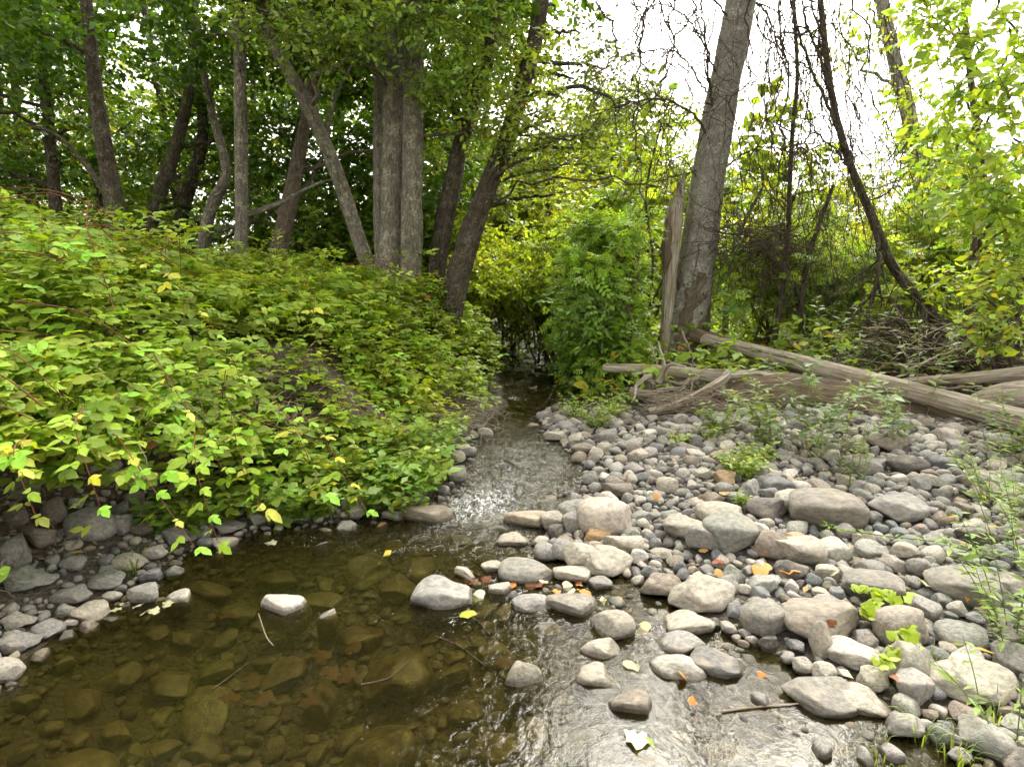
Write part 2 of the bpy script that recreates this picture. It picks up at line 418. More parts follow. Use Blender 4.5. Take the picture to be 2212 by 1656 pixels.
def mat_water():
    m = M('creek_water'); geo = m.n('NewGeometry'); P = geo.outputs['Position']
    rif = m.attr('col')                                     # how broken the flow is (riffle = 1)
    sx = m.n('SeparateColor'); m.L.new(rif, sx.inputs[0]); rf, cur, fm = sx.outputs[0], sx.outputs[1], sx.outputs[2]
    w1 = m.noise(m.scale(P, (1.0, .55, 1)), 9, 3, .5, .6); w2 = m.noise(m.scale(P, (1.0, .8, 1)), 34, 3, .55, .4); w3 = m.noise(P, 95, 2, .5)
    h = m.math('ADD', m.math('MULTIPLY', w1, m.math('ADD', m.math('MULTIPLY', cur, 2.6), .16)),
               m.math('ADD', m.math('MULTIPLY', w2, m.math('ADD', m.math('MULTIPLY', cur, .75), .12)), m.math('MULTIPLY', w3, m.math('ADD', m.math('MULTIPLY', rf, .4), .025))))
    nb = m.bump(h, 1.0, .012)
    fr = m.n('Fresnel', IOR=1.333); m.L.new(nb, fr.inputs['Normal'])
    gl = m.n('BsdfGlossy', Roughness=.03); m.L.new(nb, gl.inputs['Normal'])
    tr = m.n('BsdfTransparent'); tr.inputs['Color'].default_value = (.72, .68, .42, 1)
    mk = m.n('BsdfDiffuse'); mk.inputs['Color'].default_value = (.05, .043, .014, 1)          # suspended silt
    tm = m.n('MixShader'); tm.inputs[0].default_value = .15; m.L.new(tr.outputs[0], tm.inputs[1]); m.L.new(mk.outputs[0], tm.inputs[2])
    x = m.n('MixShader'); m.L.new(fr.outputs[0], x.inputs[0]); m.L.new(tm.outputs[0], x.inputs[1]); m.L.new(gl.outputs[0], x.inputs[2])
    fo = m.n('BsdfDiffuse'); fo.inputs['Color'].default_value = (.78, .80, .78, 1)  # white for foam, with silvery ripple highlights painted in as well
    ft = m.math('MULTIPLY', m.ramp(m.noise(m.scale(P, (1, .38, 1)), 42, 6, .72, 1.2), .42, .68), fm)
    y = m.n('MixShader'); m.L.new(m.math('MULTIPLY', ft, .75), y.inputs[0]); m.L.new(x.outputs[0], y.inputs[1]); m.L.new(fo.outputs[0], y.inputs[2])
    return m.surf(y.outputs[0])

MAT_LEAF = mat_leaf('leaf_soft'); MAT_BRAMBLE = mat_leaf('leaf_bramble', .40, (1.6, 1.5, .5), .48, .3)
MAT_DRYLEAF = mat_leaf('leaf_fallen', .2, (1.2, 1.1, .8), .6, .3)
MAT_BARK_GREY = mat_bark('bark_grey_lichened', (.085, .07, .052), (.33, .30, .245), (.46, .44, .30), .9, .2)
MAT_BARK_DARK = mat_bark('bark_dark', (.032, .025, .019), (.15, .122, .092), (.30, .29, .2), .55, .25)
MAT_BARK_PALE = mat_bark('bark_pale_smooth', (.20, .18, .15), (.54, .51, .44), (.66, .65, .58), .9, 0.0, 1.3, .5, True)
MAT_BARK_BROWN = mat_bark('bark_brown', (.075, .054, .04), (.25, .205, .155), (.34, .31, .24), .5, .1)
MAT_TWIG = mat_bark('twig_brown', (.045, .032, .024), (.15, .12, .09), (.25, .24, .2), .2, 0, .3)
MAT_CANE = mat_wood('bramble_cane_red', (.13, .035, .025), (.22, .10, .05), (.08, .03, .02))
MAT_GREEN_STEM = mat_wood('green_stem', (.10, .16, .03), (.20, .25, .06), (.10, .12, .03))
MAT_DRIFT = mat_wood('driftwood_grey', (.13, .108, .082), (.44, .395, .315))
MAT_DRIFT_BROWN = mat_wood('driftwood_brown', (.045, .032, .022), (.20, .155, .108))
MAT_STICK = mat_wood('dead_stick', (.14, .105, .075), (.40, .34, .26))
MAT_STONE = mat_stone('river_stone'); MAT_STONE_MANY = mat_stone('river_stone_small', False)
MAT_GROUND = mat_ground(); MAT_WATER = mat_water()

# ------------------------------------------------------------------ lie of the land
def water_z(y): return .12 * sstep(2.9, 4.8, y) + .03 * sstep(5, 8, y)
def on_water(u, v):
    z = 0.0
    for _ in range(4): p = on_level(u, v, z); z = float(water_z(p[1]))
    return p
L_EDGE = [(0, 1490), (60, 1420), (120, 1375), (175, 1335), (240, 1312), (330, 1240), (400, 1195), (480, 1165), (560, 1150), (640, 1140), (720, 1128), (800, 1112),
          (900, 1105), (945, 1070), (985, 1010), (1000, 960), (1030, 925), (1075, 900), (1100, 880), (1098, 850), (1088, 822), (1082, 800), (1085, 785)]
R_EDGE = [(2212, 1720), (2060, 1640), (1930, 1570), (1830, 1500), (1700, 1440), (1610, 1395), (1500, 1330), (1440, 1290), (1350, 1250), (1250, 1225), (1180, 1210),
          (1160, 1180), (1190, 1140), (1215, 1110), (1260, 1060), (1268, 1010), (1215, 970), (1180, 935), (1165, 905), (1180, 880), (1205, 850), (1222, 822), (1232, 800), (1236, 785)]
LE = np.array([on_water(*q)[:2] for q in L_EDGE]); RE = np.array([on_water(*q)[:2] for q in R_EDGE])
LE = np.vstack([[-3.6, -4], [-2.7, .2], [-2.1, 1.1], LE, LE[-1] + [-.6, 2.5], LE[-1] + [-2.6, 5.5], LE[-1] + [-7, 9]])
RE = np.vstack([[3.4, -4], [2.7, -.2], [1.9, .85], RE[1:], RE[-1] + [-.4, 2.5], RE[-1] + [-2.2, 6.5], RE[-1] + [-6, 10.5]])
POLY = np.vstack([LE, RE[::-1]])
def seg_dist(P, line):
    best = np.full(len(P), 1e9)
    for a, b in zip(line[:-1], line[1:]):
        ab = b - a; t = np.clip(((P - a) @ ab) / (ab @ ab), 0, 1)
        best = np.minimum(best, np.linalg.norm(P - a - t[:, None] * ab, axis=1))
    return best
def inside(P, poly):
    r = np.zeros(len(P), bool); j = len(poly) - 1
    for i in range(len(poly)):
        a, b = poly[i], poly[j]
        if a[1] != b[1]:
            r ^= ((a[1] > P[:, 1]) != (b[1] > P[:, 1])) & (P[:, 0] < (b[0] - a[0]) * (P[:, 1] - a[1]) / (b[1] - a[1]) + a[0])
        j = i
    return r
def land(x, y, rough=True):
    """height of soil, gravel or creek bed; also signs: distance left, right, in water"""
    P = np.stack([np.ravel(x), np.ravel(y)], 1).astype(float)
    dl, dr = seg_dist(P, LE), seg_dist(P, RE); w = inside(P, POLY); left = (dl < dr) & ~w
    yy = P[:, 1]; wz = water_z(yy)
    rif = sstep(2.7, 3.1, yy) * (1 - sstep(5.6, 6.4, yy))
    dep = np.minimum(np.minimum(.19, .45 * dl), .02 + .13 * dr) * (1 - .3 * rif)
    zin = wz - dep
    nearc = 1 - sstep(2.4, 3.3, yy)
    gl = nearc * (.16 * sstep(0, .7, dl) + .75 * sstep(.55, 1.3, dl)) + (1 - nearc) * (.05 * sstep(0, .2, dl) + .80 * sstep(.12, 1.5, dl)) + .3 * sstep(1.2, 5, dl)
    gr = .068 * np.minimum(dr, 2.4) + .05 * sstep(2.4, 5, dr) + .34 * sstep(5.6, 8.0, yy) * sstep(.3, 1.6, dr)
    z = np.where(w, zin, wz + np.where(left, gl, gr))
    if rough:
        q = np.stack([P[:, 0], P[:, 1], 0 * yy], 1)
        z = z + .025 * fbm(q, 2.5, 5) * np.clip(np.minimum(dl, dr) * 3, 0, 1)
    far = np.hypot(P[:, 0], yy - 4)
    z = z + sstep(14, 60, far) * 1.5
    return z, dl, dr, w, left
def land_z(x, y): return float(land(np.array([x]), np.array([y]))[0][0])
def ground_hit(u, v):
    z = 0.1
    for _ in range(12): p = on_level(u, v, z); z = .5 * z + .5 * max(land_z(p[0], p[1]), float(water_z(p[1])) - .03)
    return on_level(u, v, z)

def axis_samples(a, b, step, far):
    m = np.arange(a, b + 1e-6, step); out = []; s = step; q = 0
    while q < far: s *= 1.25; q += s; out.append(q)
    out = np.array(out); return np.concatenate([a - out[::-1], m, b + out])
gx, gy = axis_samples(-5.0, 5.6, .07, 500), axis_samples(-1.5, 12, .07, 600)
X, Y = np.meshgrid(gx, gy); gz, dl, dr, wm, lf = land(X, Y)
soil = np.where(lf, sstep(.1, .6, dl), sstep(2.6, 3.6, dr) * 0.9 + .1 * sstep(5, 7, Y.ravel())); soil[wm] = 0
b = Buf(); nx, ny = len(gx), len(gy)
i = np.arange(ny - 1)[:, None] * nx; j = np.arange(nx - 1)[None]
b.add(np.stack([X.ravel(), Y.ravel(), gz], 1), np.stack([i + j, i + j + 1, i + nx + j + 1, i + nx + j], -1).reshape(-1, 4), np.repeat(soil[:, None], 3, 1))
tag(b.obj('ground', MAT_GROUND), kind='structure')

# water surface, gently sloping, broken where it runs over the riffle
wx, wy = np.arange(-4.4, 4.2, .03), np.concatenate([np.arange(-3.5, .8, .2), np.arange(.8, 2.6, .04), np.arange(2.6, 7.2, .022), np.arange(7.2, 12.5, .04), np.arange(12.5, 20, .1)])
X, Y = np.meshgrid(wx, wy); P = np.stack([X.ravel(), Y.ravel()], 1)
win = inside(P, POLY); wd = np.minimum(seg_dist(P, LE), seg_dist(P, RE)); sdw = np.where(win, -wd, wd)
yy = P[:, 1]; q3 = np.stack([P[:, 0], yy * .7, 0 * yy], 1)
rif = sstep(2.75, 3.15, yy) * (1 - sstep(3.9, 4.6, yy)) + .45 * sstep(3.9, 4.6, yy) * (1 - sstep(5.8, 6.6, yy))
cur = np.clip(rif + .55 * sstep(1.85, 2.4, yy) * (1 - sstep(2.9, 3.3, yy)) * sstep(-1.5, -.9, P[:, 0]) * (1 - sstep(.0, .5, P[:, 0])) + .22 * sstep(-1.1, -.4, P[:, 0]) * (1 - sstep(-.1, .2, P[:, 0])) * (1 - sstep(1.8, 2.2, yy)) + 1.0 * sstep(6.2, 7.2, yy), 0, 1)
cur = np.clip(cur, 0, 1)
f0, f1 = on_water(1030, 1088), on_water(1120, 1000)
foam_glint = np.clip(1.0 * np.exp(-((P[:, 0] - f0[0]) / .24) ** 2 - ((yy - f0[1]) / .26) ** 2) + .38 * np.exp(-((P[:, 0] - f1[0]) / .4) ** 2 - ((yy - f1[1]) / .8) ** 2), 0, 1)  # riffle foam, also standing in for sky glints on the ripples
wz = water_z(yy) + rif * (.013 * fbm(q3, 5, 3, 2)) + cur * .003 * fbm(q3, 6, 11) + sstep(6.4, 7.2, yy) * .032 * fbm(q3 * [1, 1.6, 1], 3.2, 19, 2)
keep = (sdw < .28).reshape(X.shape); nx = len(wx)
i = np.arange(len(wy) - 1)[:, None] * nx; j = np.arange(nx - 1)[None]
F = np.stack([i + j, i + j + 1, i + nx + j + 1, i + nx + j], -1).reshape(-1, 4)
F = F[keep.ravel()[F].all(1)]
used = np.unique(F); remap = np.zeros(len(P), int); remap[used] = np.arange(len(used))
b = Buf(); b.add(np.stack([P[used, 0], yy[used], wz[used]], 1), remap[F], np.stack([rif, cur, foam_glint], 1)[used])
tag(b.obj('creek_water', MAT_WATER), kind='structure')

# ------------------------------------------------------------------ stones
import bmesh
def ico(sub):
    bm = bmesh.new(); bmesh.ops.create_icosphere(bm, subdivisions=sub, radius=1.0); bm.verts.ensure_lookup_table()
    v = np.array([q.co[:] for q in bm.verts]); f = np.array([[w.index for w in q.verts] for q in bm.faces]); bm.free(); return v, f
ICO4, ICO3, ICO2 = ico(4), ico(3), ico(2)
def stone_shape(vf, seed, cuts=5, rough=.07):
    v, f = vf; r = np.random.default_rng(seed); v = v.copy()
    p = r.uniform(2.0, 2.7); v = v / (np.abs(v) ** p).sum(1, keepdims=True) ** (1 / p)
    for _ in range(cuts):
        n = unit(r.normal(size=3)); lim = r.uniform(.56, .9); d = v @ n
        over = np.maximum(d - lim, 0); v = v - np.outer(over * .88, n)
    v = v * (1 + rough * fbm(v + seed, 1.3, seed, 2) + rough * .25 * noise(v + seed, 5, seed))[:, None]
    v = v - (v.max(0) + v.min(0)) / 2; v = v / ((v.max(0) - v.min(0)) / 2)
    return v, f
N_SHAPE = 16
STONE_MESH = []
for k in range(N_SHAPE):
    v, f = stone_shape(ICO4, 100 + k, cuts=4 + k % 5 * 2, rough=.05 + .05 * (k % 3))
    bb = Buf(); bb.add(v, f); STONE_MESH.append(bb.mesh('river_stone', MAT_STONE))
STONE_SMALL = [stone_shape(ICO3, 300 + k, cuts=5 + k % 6) for k in range(12)]
STONE_TINY = [stone_shape(ICO2, 400 + k, cuts=3) for k in range(6)]
PALETTE = {'pale': (.40, .37, .32), 'grey': (.26, .25, .235), 'tan': (.34, .275, .195), 'slate': (.155, .165, .175), 'dark': (.12, .108, .095),
           'brown': (.215, .175, .135), 'buff': (.36, .325, .26), 'green_grey': (.235, .245, .215), 'orange': (.42, .27, .13)}
for _k in PALETTE: PALETTE[_k] = tuple((q * .72 + .28 * sum(PALETTE[_k]) / 3 * w_) * .90 for q, w_ in zip(PALETTE[_k], (1.02, 1.0, .94)))
placed = []            # x, y, radius of every stone, for packing
def put_stone(x, y, z, sx, sy, sz, rot, col, shape, tilt=(0, 0)):
    o = bpy.data.objects.new('river_stone', STONE_MESH[shape % N_SHAPE]); COL.objects.link(o)
    o.location = (x, y, z); o.scale = (sx, sy, sz); o.rotation_euler = (tilt[0], tilt[1], rot)
    o.color = tuple(col) + (1,)
    return o
RS = np.random.default_rng(11)
# stones read one by one from the photograph: u, v, width, height, colour, shape, label (None: one of a set of look-alikes)
NAMED = [
 (1308, 1123, 120, 92, (.47, .42, .365), 0, 'largest smooth pale pinkish boulder at the edge of the dry gravel bar'),
 (1290, 1156, 66, 42, (.42, .285, .15), 1, 'orange tan oval stone leaning against the pale pinkish boulder'),
 (1250, 1105, 85, 55, 'green_grey', 2, 'flat greenish grey stone tucked behind the pale pinkish boulder'),
 (1236, 1135, 45, 52, 'grey', 3, 'upright grey stone wedged beside the pale pinkish boulder'),
 (1795, 1105, 165, 92, (.235, .215, .185), 6, 'largest rough brown grey boulder in the middle of the gravel bar'),
 (1726, 1085, 90, 52, 'pale', 5, 'pale wedge shaped stone leaning on the rough brown grey boulder'),
 (1665, 1103, 95, 60, (.14, .125, .115), 4, 'very dark rounded stone beside the pale wedge shaped stone'),
 (1952, 1102, 130, 70, 'grey', 7, 'wide speckled grey boulder behind the rough brown grey boulder'),
 (1561, 1111, 100, 52, 'buff', 0, None), (1491, 1140, 105, 58, 'buff', 8, None),
 (1583, 1160, 118, 95, 'green_grey', 3, 'big plain greenish grey stone standing among small cobbles'),
 (1535, 1171, 96, 74, 'grey', 9, None), (1670, 1184, 82, 72, 'brown', 1, None),
 (1731, 1195, 116, 76, 'buff', 10, 'buff stone with a flat broken face on the gravel bar'),
 (1900, 1273, 132, 78, (.20, .19, .17), 6, None), (2120, 1278, 165, 90, (.19, .18, .16), 12, 'biggest dark stone half hidden behind the leafy weeds'),
 (1525, 1290, 155, 84, 'buff', 14, 'big blocky buff stone with uneven top at the water margin'),
 (1431, 1266, 92, 60, 'brown', 1, None), (1657, 1342, 98, 84, (.23, .22, .20), 13, 'three cornered grey stone at the edge of the still shallows'),
 (1792, 1358, 182, 80, (.26, .23, .19), 4, 'long mottled brown boulder beside the creeping green plant'),
 (1958, 1364, 112, 98, (.25, .225, .19), 0, 'large round brownish grey stone behind the creeping green plant'),
 (1794, 1315, 72, 52, 'grey', 3, None), (1769, 1326, 76, 46, 'slate', 5, None), (1777, 1392, 54, 88, 'buff', 11, 'narrow upright buff stone standing on end by the water'),
 (1861, 1418, 122, 76, 'pale', 8, None), (1975, 1440, 108, 96, (.26, .25, .21), 1, None), (2093, 1380, 104, 66, 'green_grey', 0, None),
 (2123, 1476, 185, 112, (.36, .34, .28), 14, 'largest pale slab like stone beside the dry grass tuft'),
 (1983, 1494, 78, 76, 'grey', 3, None), (1783, 1523, 142, 62, (.22, .21, .185), 7, 'flat speckled stone half sunk beside the floating stick'),
 (1872, 1526, 112, 66, 'buff', 5, None), (1561, 1443, 118, 72, (.17, .165, .155), 8, 'dark wet edged grey stone standing alone in the still shallows'),
 (1470, 1452, 112, 68, (.31, .30, .265), 2, 'rounded grey stone with a wet rim in the sky bright shallows'),
 (1473, 1402, 98, 54, 'grey', 13, None), (1490, 1362, 104, 44, 'buff', 5, None),
 (1330, 1360, 80, 76, (.27, .25, .21), 15, 'angular peaked grey stone rising from the shallows'),
 (1237, 1318, 104, 48, (.21, .195, .17), 9, None), (1152, 1315, 84, 42, 'grey', 2, None),
 (960, 1285, 138, 100, (.27, .265, .25), 8, 'big smooth grey stone with dark wet foot alone in the creek'),
 (1130, 1468, 82, 74, (.23, .22, .18), 1, 'small domed stone breaking the surface of the olive pool'),
 (1136, 1240, 108, 70, (.235, .23, .205), 0, 'rounded grey stone with brown leaves caught against it'),
 (1064, 1233, 48, 32, 'buff', 3, None), (1107, 1172, 64, 28, 'buff', 5, None), (1142, 1124, 98, 48, 'tan', 9, 'low tan stone with a wet foot below the riffle'),
 (1194, 1129, 56, 46, 'buff', 3, None), (1256, 1206, 78, 62, (.33, .31, .26), 15, None), (1213, 1192, 56, 52, 'grey', 1, None), (1180, 1195, 52, 42, 'grey', 0, None),
 (1352, 1182, 84, 58, 'buff', 10, None), (1241, 1252, 84, 38, 'buff', 9, None), (1309, 1223, 124, 44, 'buff', 14, None), (1298, 1270, 46, 38, 'grey', 3, None),
 (1290, 1478, 92, 30, 'buff', 5, None), (1370, 1536, 98, 44, 'brown', 9, 'low brown stone with a cream leaf resting beside it'), (1298, 1414, 84, 44, 'buff', 7, None),
 (921, 1116, 100, 58, (.23, .20, .155), 9, 'wet topped brown rock splitting the white riffle'),
 (188, 1139, 98, 76, (.30, .29, .27), 0, 'largest rounded grey stone under the hanging bramble canes'),
 (247, 1137, 54, 54, 'grey', 10, None), (20, 1202, 70, 74, 'green_grey', 13, None), (43, 1256, 100, 62, 'green_grey', 8, None),
 (308, 1292, 64, 62, (.30, .29, .27), 3, 'upright grey stone with pale leaves caught at its foot'), (380, 1297, 64, 40, 'pale', 13, None), (190, 1326, 76, 30, 'buff', 5, None),
 (97, 1363, 62, 46, 'grey', 1, None), (27, 1392, 74, 54, 'grey', 8, None), (5, 1453, 62, 54, 'pale', 0, None),
 (606, 1318, 98, 42, (.44, .42, .38), 9, 'flat pale topped stone mostly sunk in the olive pool'), (703, 1338, 44, 24, 'pale', 3, None),
 (222, 1259, 78, 40, 'grey', 2, None), (145, 1291, 80, 36, 'grey', 5, None), (380, 1159, 66, 48, 'grey', 8, None), (271, 1216, 64, 40, 'buff', 0, None), (305, 1143, 52, 34, 'brown', 3, None),
 (29, 1345, 60, 44, 'pale', 8, None), (150, 1220, 60, 40, 'grey', 2, None), (330, 1195, 50, 34, 'pale', 5, None), (75, 1165, 60, 50, 'brown', 10, None), (110, 1110, 55, 60, 'brown', 13, None),
 (1636, 919, 54, 34, 'grey', 0, 'round grey stone sitting right against the lower log'), (1933, 958, 94, 44, 'brown', 4, None), (1973, 1007, 84, 48, 'dark', 2, None), (2046, 1003, 68, 42, 'slate', 8, None),
 (1875, 1014, 64, 48, 'grey', 3, None), (1681, 1049, 80, 48, 'slate', 5, None), (1444, 1052, 48, 40, 'buff', 0, None), (1335, 1062, 68, 44, (.19, .165, .14), 10, 'dark brown faceted stone above the pale pinkish boulder'),
 (1200, 948, 52, 28, 'buff', 9, None), (1261, 975, 54, 34, 'brown', 3, None), (1287, 983, 36, 32, 'buff', 1, None), (1000, 968, 44, 18, 'pale', 5, 'pale flat stone at the foot of the leafy cut bank'),
 (978, 990, 54, 34, 'grey', 9, None), (1175, 900, 34, 22, 'grey', 0, None), (552, 947, 74, 54, 'brown', 8, None), (670, 1058, 46, 42, 'slate', 3, 'bluish stone showing among the bank herbs'),
 (610, 1125, 40, 26, 'pale', 5, None), (560, 1120, 44, 34, 'grey', 3, None), (490, 1138, 60, 36, 'grey', 8, None), (850, 1120, 50, 20, 'grey', 9, None), (830, 1080, 46, 30, 'brown', 8, None),
 (425, 1010, 55, 45, 'brown', 13, None), (350, 990, 60, 45, 'dark', 8, None),
]
DESCR = {'pale': 'pale cream grey', 'grey': 'mid grey', 'tan': 'warm tan', 'slate': 'bluish slate', 'dark': 'dark charcoal', 'brown': 'brownish grey', 'buff': 'light buff', 'green_grey': 'greenish grey', 'orange': 'orange tan'}
def nearest_colour(c):
    return min(PALETTE, key=lambda k: sum((a - b_) ** 2 for a, b_ in zip(PALETTE[k], c)))
def stone_label(col, x, y, wet, left):
    d = DESCR[col]
    where = ('stone on the stony margin below the brambles', 'stones on the margin below the brambles') if left else \
            ('stone standing in the shallow water', 'stones standing in the shallows') if wet else ('cobble on the dry gravel bar', 'cobbles on the gravel bar')
    return f'{d} {where[0]}', f'{d} {where[1]}'
for (u, v, w, h, c, sh, lab) in NAMED:
    cn = c if isinstance(c, str) else nearest_colour(c); cc = np.array(PALETTE[c] if isinstance(c, str) else np.array(c) * .90) * RS.uniform(.9, 1.1)
    p = ground_hit(u, v + h * .32); g, dl_, dr_, w_, l_ = (q[0] for q in land(p[:1], p[1:2]))
    wz_ = float(water_z(p[1])); wet = bool(w_) and not (l_)
    W = width_m(w, p); el = math.asin((CAM[2] - p[2]) / np.linalg.norm(CAM - p))
    Hh = width_m(h, p); sz = np.clip((Hh - .62 * W * math.sin(el)) / math.cos(el), .34 * W, 1.5 * W)
    base = max(g, wz_ - .06) if wet else g
    if wet: top = wz_ + sz * .66; szz = max(sz * .55, .5 * (top - g) * .9); zc = top - szz
    else: szz = sz / 2 * 1.2; zc = g + szz * .68
    tall = h > w
    o = put_stone(p[0], p[1] + W * .22, zc, W / 2 * (1.12 if wet else 1), W / 2 * RS.uniform(.75, .95), szz, RS.uniform(-.25, .25), cc, sh, (0, 0) if tall or W > .2 else (RS.uniform(-.15, .15), RS.uniform(-.12, .12)))
    left_side = LE[np.argmin(np.abs(LE[:, 1] - p[1])), 0] + .3 > p[0] and u < 1000
    l2, g2 = stone_label(cn, p[0], p[1], wet and not left_side, left_side)
    tag(o, lab or l2, 'stone', None if lab else g2); placed.append((p[0], p[1] + W * .22, W / 2))

# the rest of the bar, packed by size around them
def pack(n_try, xr, yr, rr, cond, gap=.8, rng=RS):
    global placed
    out = []; cell = .3; grid = {}
    def key(x, y): return (int(math.floor(x / cell)), int(math.floor(y / cell)))
    for q in placed: grid.setdefault(key(q[0], q[1]), []).append(q)
    xs, ys = rng.uniform(*xr, n_try), rng.uniform(*yr, n_try)
    rs = rr[0] * (rr[1] / rr[0]) ** rng.random(n_try) ** 1.3
    ok = cond(xs, ys)
    for x, y, r in zip(xs[ok], ys[ok], rs[ok]):
        kx, ky = key(x, y); hit = False
        for a in (-1, 0, 1):
            for c in (-1, 0, 1):
                for q in grid.get((kx + a, ky + c), ()):
                    if (q[0] - x) ** 2 + (q[1] - y) ** 2 < ((q[2] + r) * gap) ** 2: hit = True; break
                if hit: break
            if hit: break
        if not hit:
            q = (x, y, r); grid.setdefault((kx, ky), []).append(q); out.append(q)
    placed += out
    return out
def bar_cond(x, y):
    z, dl, dr, w, l = land(x, y, False)
    return (~l) & (~w) & (dr < 3.6) & (dr > -.1) & (y < np.where(x > 1.25, 5.35, 6.1)) & (np.abs(x) < y * 1.15 + 1.2)
def margin_cond(x, y):
    z, dl, dr, w, l = land(x, y, False); return w & (dr < np.where(y > 2.75, .10, .42)) & (y < 6.2) & (np.abs(x) < y * 1.1 + .8)
def left_cond(x, y):
    z, dl, dr, w, l = land(x, y, False); return (l & (dl < .95) & (y < 3.6)) | (w & (dl < .14) & (y < 6))
bar = []
bar += pack(900, (-.2, 6), (.9, 6.5), (.055, .085), bar_cond, .84)
bar += pack(9000, (-.2, 6), (.9, 6.5), (.036, .055), bar_cond, .76)
bar += pack(26000, (-.2, 6), (.9, 6.5), (.02, .036), bar_cond, .74)
bar += pack(14000, (0, 4), (.9, 4.5), (.010, .02), bar_cond, .85)
shore = pack(900, (-.3, 3), (.9, 6), (.03, .06), margin_cond, 1.1) + pack(2500, (-.3, 3), (.9, 6), (.012, .028), margin_cond, 1.0)
lefts = pack(700, (-4, 0), (.9, 5.5), (.05, .09), left_cond, .85) + pack(3500, (-4, 0), (.9, 5.5), (.025, .05), left_cond, .82) + pack(11000, (-4, 0), (.9, 4), (.011, .025), left_cond, .8)
names = list(PALETTE); wts = np.array([.15, .30, .04, .12, .06, .10, .13, .10, .005]); wts = wts / wts.sum()
cand = [(q, k) for k, s in (('bar', bar), ('shore', shore), ('left', lefts)) for q in s]
def seen_size(q):
    p = np.array([q[0], q[1], .1]); d = float(np.dot(p - CAM, FWD)); uu = CU + FU * p[0] / d
    vv = CV - FU * float(np.dot(p - CAM, UPV)) / d
    return 0.0 if d < .6 or not (-20 < uu < 2232 and vv < 1670) else q[2] / d
cand.sort(key=lambda e: -seen_size(e[0]))
many = Buf()
cand_g = land(np.array([e[0][0] for e in cand]), np.array([e[0][1] for e in cand]))[0]
for idx, ((x, y, r), kind) in enumerate(cand):
    cn = names[RS.choice(len(names), p=wts)]; cc = np.array(PALETTE[cn]) * np.exp(RS.normal(0, .14)) * np.exp(RS.normal(0, .015, 3))
    g = cand_g[idx]; asp = RS.uniform(.68, .98); fl = RS.uniform(.55, .9)
    wz_ = float(water_z(y))
    zc = g + r * fl * RS.uniform(.35, .75)
    if kind == 'shore': zc = max(zc, wz_ + r * fl * RS.uniform(-.75, .1))
    rz = RS.uniform(0, 6.28); ti = (RS.normal(0, .22), RS.normal(0, .22))
    if idx < 205 and seen_size((x, y, r)) > 0:
        o = put_stone(x, y, zc, r * 1.08, r * asp * 1.08, r * fl, rz, cc, RS.integers(0, N_SHAPE), ti)
        l2, g2 = stone_label(cn, x, y, kind == 'shore', kind == 'left'); tag(o, l2, 'stone', g2)
    else:
        v, f = STONE_SMALL[RS.integers(0, 12)] if r / max(y, .8) > .0085 else STONE_TINY[RS.integers(0, 6)]
        Rm = np.array(Euler((ti[0], ti[1], rz)).to_matrix())
        many.add((v * (r * 1.1, r * asp * 1.1, r * fl)) @ Rm.T + (x, y, zc), f, cc, v + RS.uniform(0, 60, 3))
tag(many.obj('small_cobbles', MAT_STONE_MANY), 'small grey and tan cobbles packed between the larger river stones', 'cobbles', kind='stuff')

# creek bed stones seen through the water
placed = [q for q in placed if inside(np.array([q[:2]]), POLY)[0]]
def bed_cond(x, y):
    z, dl, dr, w, l = land(x, y, False); return w & (y < 7) & (y > .75) & (np.abs(x) < y * 1.1 + .8) & (np.minimum(dl, dr) > .02)
bed = pack(900, (-2.6, 2.6), (.8, 7), (.075, .14), bed_cond, .85) + pack(3000, (-2.6, 2.6), (.8, 7), (.04, .075), bed_cond, .82) + pack(9000, (-2.6, 2.6), (.8, 4), (.02, .04), bed_cond, .82)
bed.sort(key=lambda q: -seen_size(q)); many = Buf()
bed_g = land(np.array([e[0] for e in bed]), np.array([e[1] for e in bed]))[0]
for idx, (x, y, r) in enumerate(bed):
    cn = ['tan', 'brown', 'brown', 'buff', 'grey', 'dark'][RS.integers(0, 6)]; cc = np.array(PALETTE[cn]) * np.exp(RS.normal(0, .35))
    g = bed_g[idx]; asp = RS.uniform(.55, .95); fl = RS.uniform(.3, .55); wz_ = float(water_z(y))
    zc = min(g + r * fl * .5, wz_ - r * fl - .012) if y < 2.9 else min(g + r * fl * .3, wz_ - r * fl * RS.uniform(.95, 1.4))
    rz = RS.uniform(0, 6.28); ti = (RS.normal(0, .15), RS.normal(0, .15))
    if idx < 130:
        o = put_stone(x, y, zc, r, r * asp, r * fl, rz, cc, RS.integers(0, N_SHAPE), ti)
        tag(o, 'algae browned stone lying on the creek bed under clear water', 'stone', 'sunken stones on the creek bed'); o.name = 'sunken_stone'
    else:
        v, f = STONE_SMALL[RS.integers(0, 12)] if r > .035 else STONE_TINY[RS.integers(0, 6)]
        Rm = np.array(Euler((ti[0], ti[1], rz)).to_matrix())
        many.add((v * (r, r * asp, r * fl)) @ Rm.T + (x, y, zc), f, cc, v + RS.uniform(0, 60, 3))
tag(many.obj('creek_bed_cobbles', MAT_STONE_MANY), 'small brown cobbles covering the creek bed under the water', 'cobbles', kind='stuff')

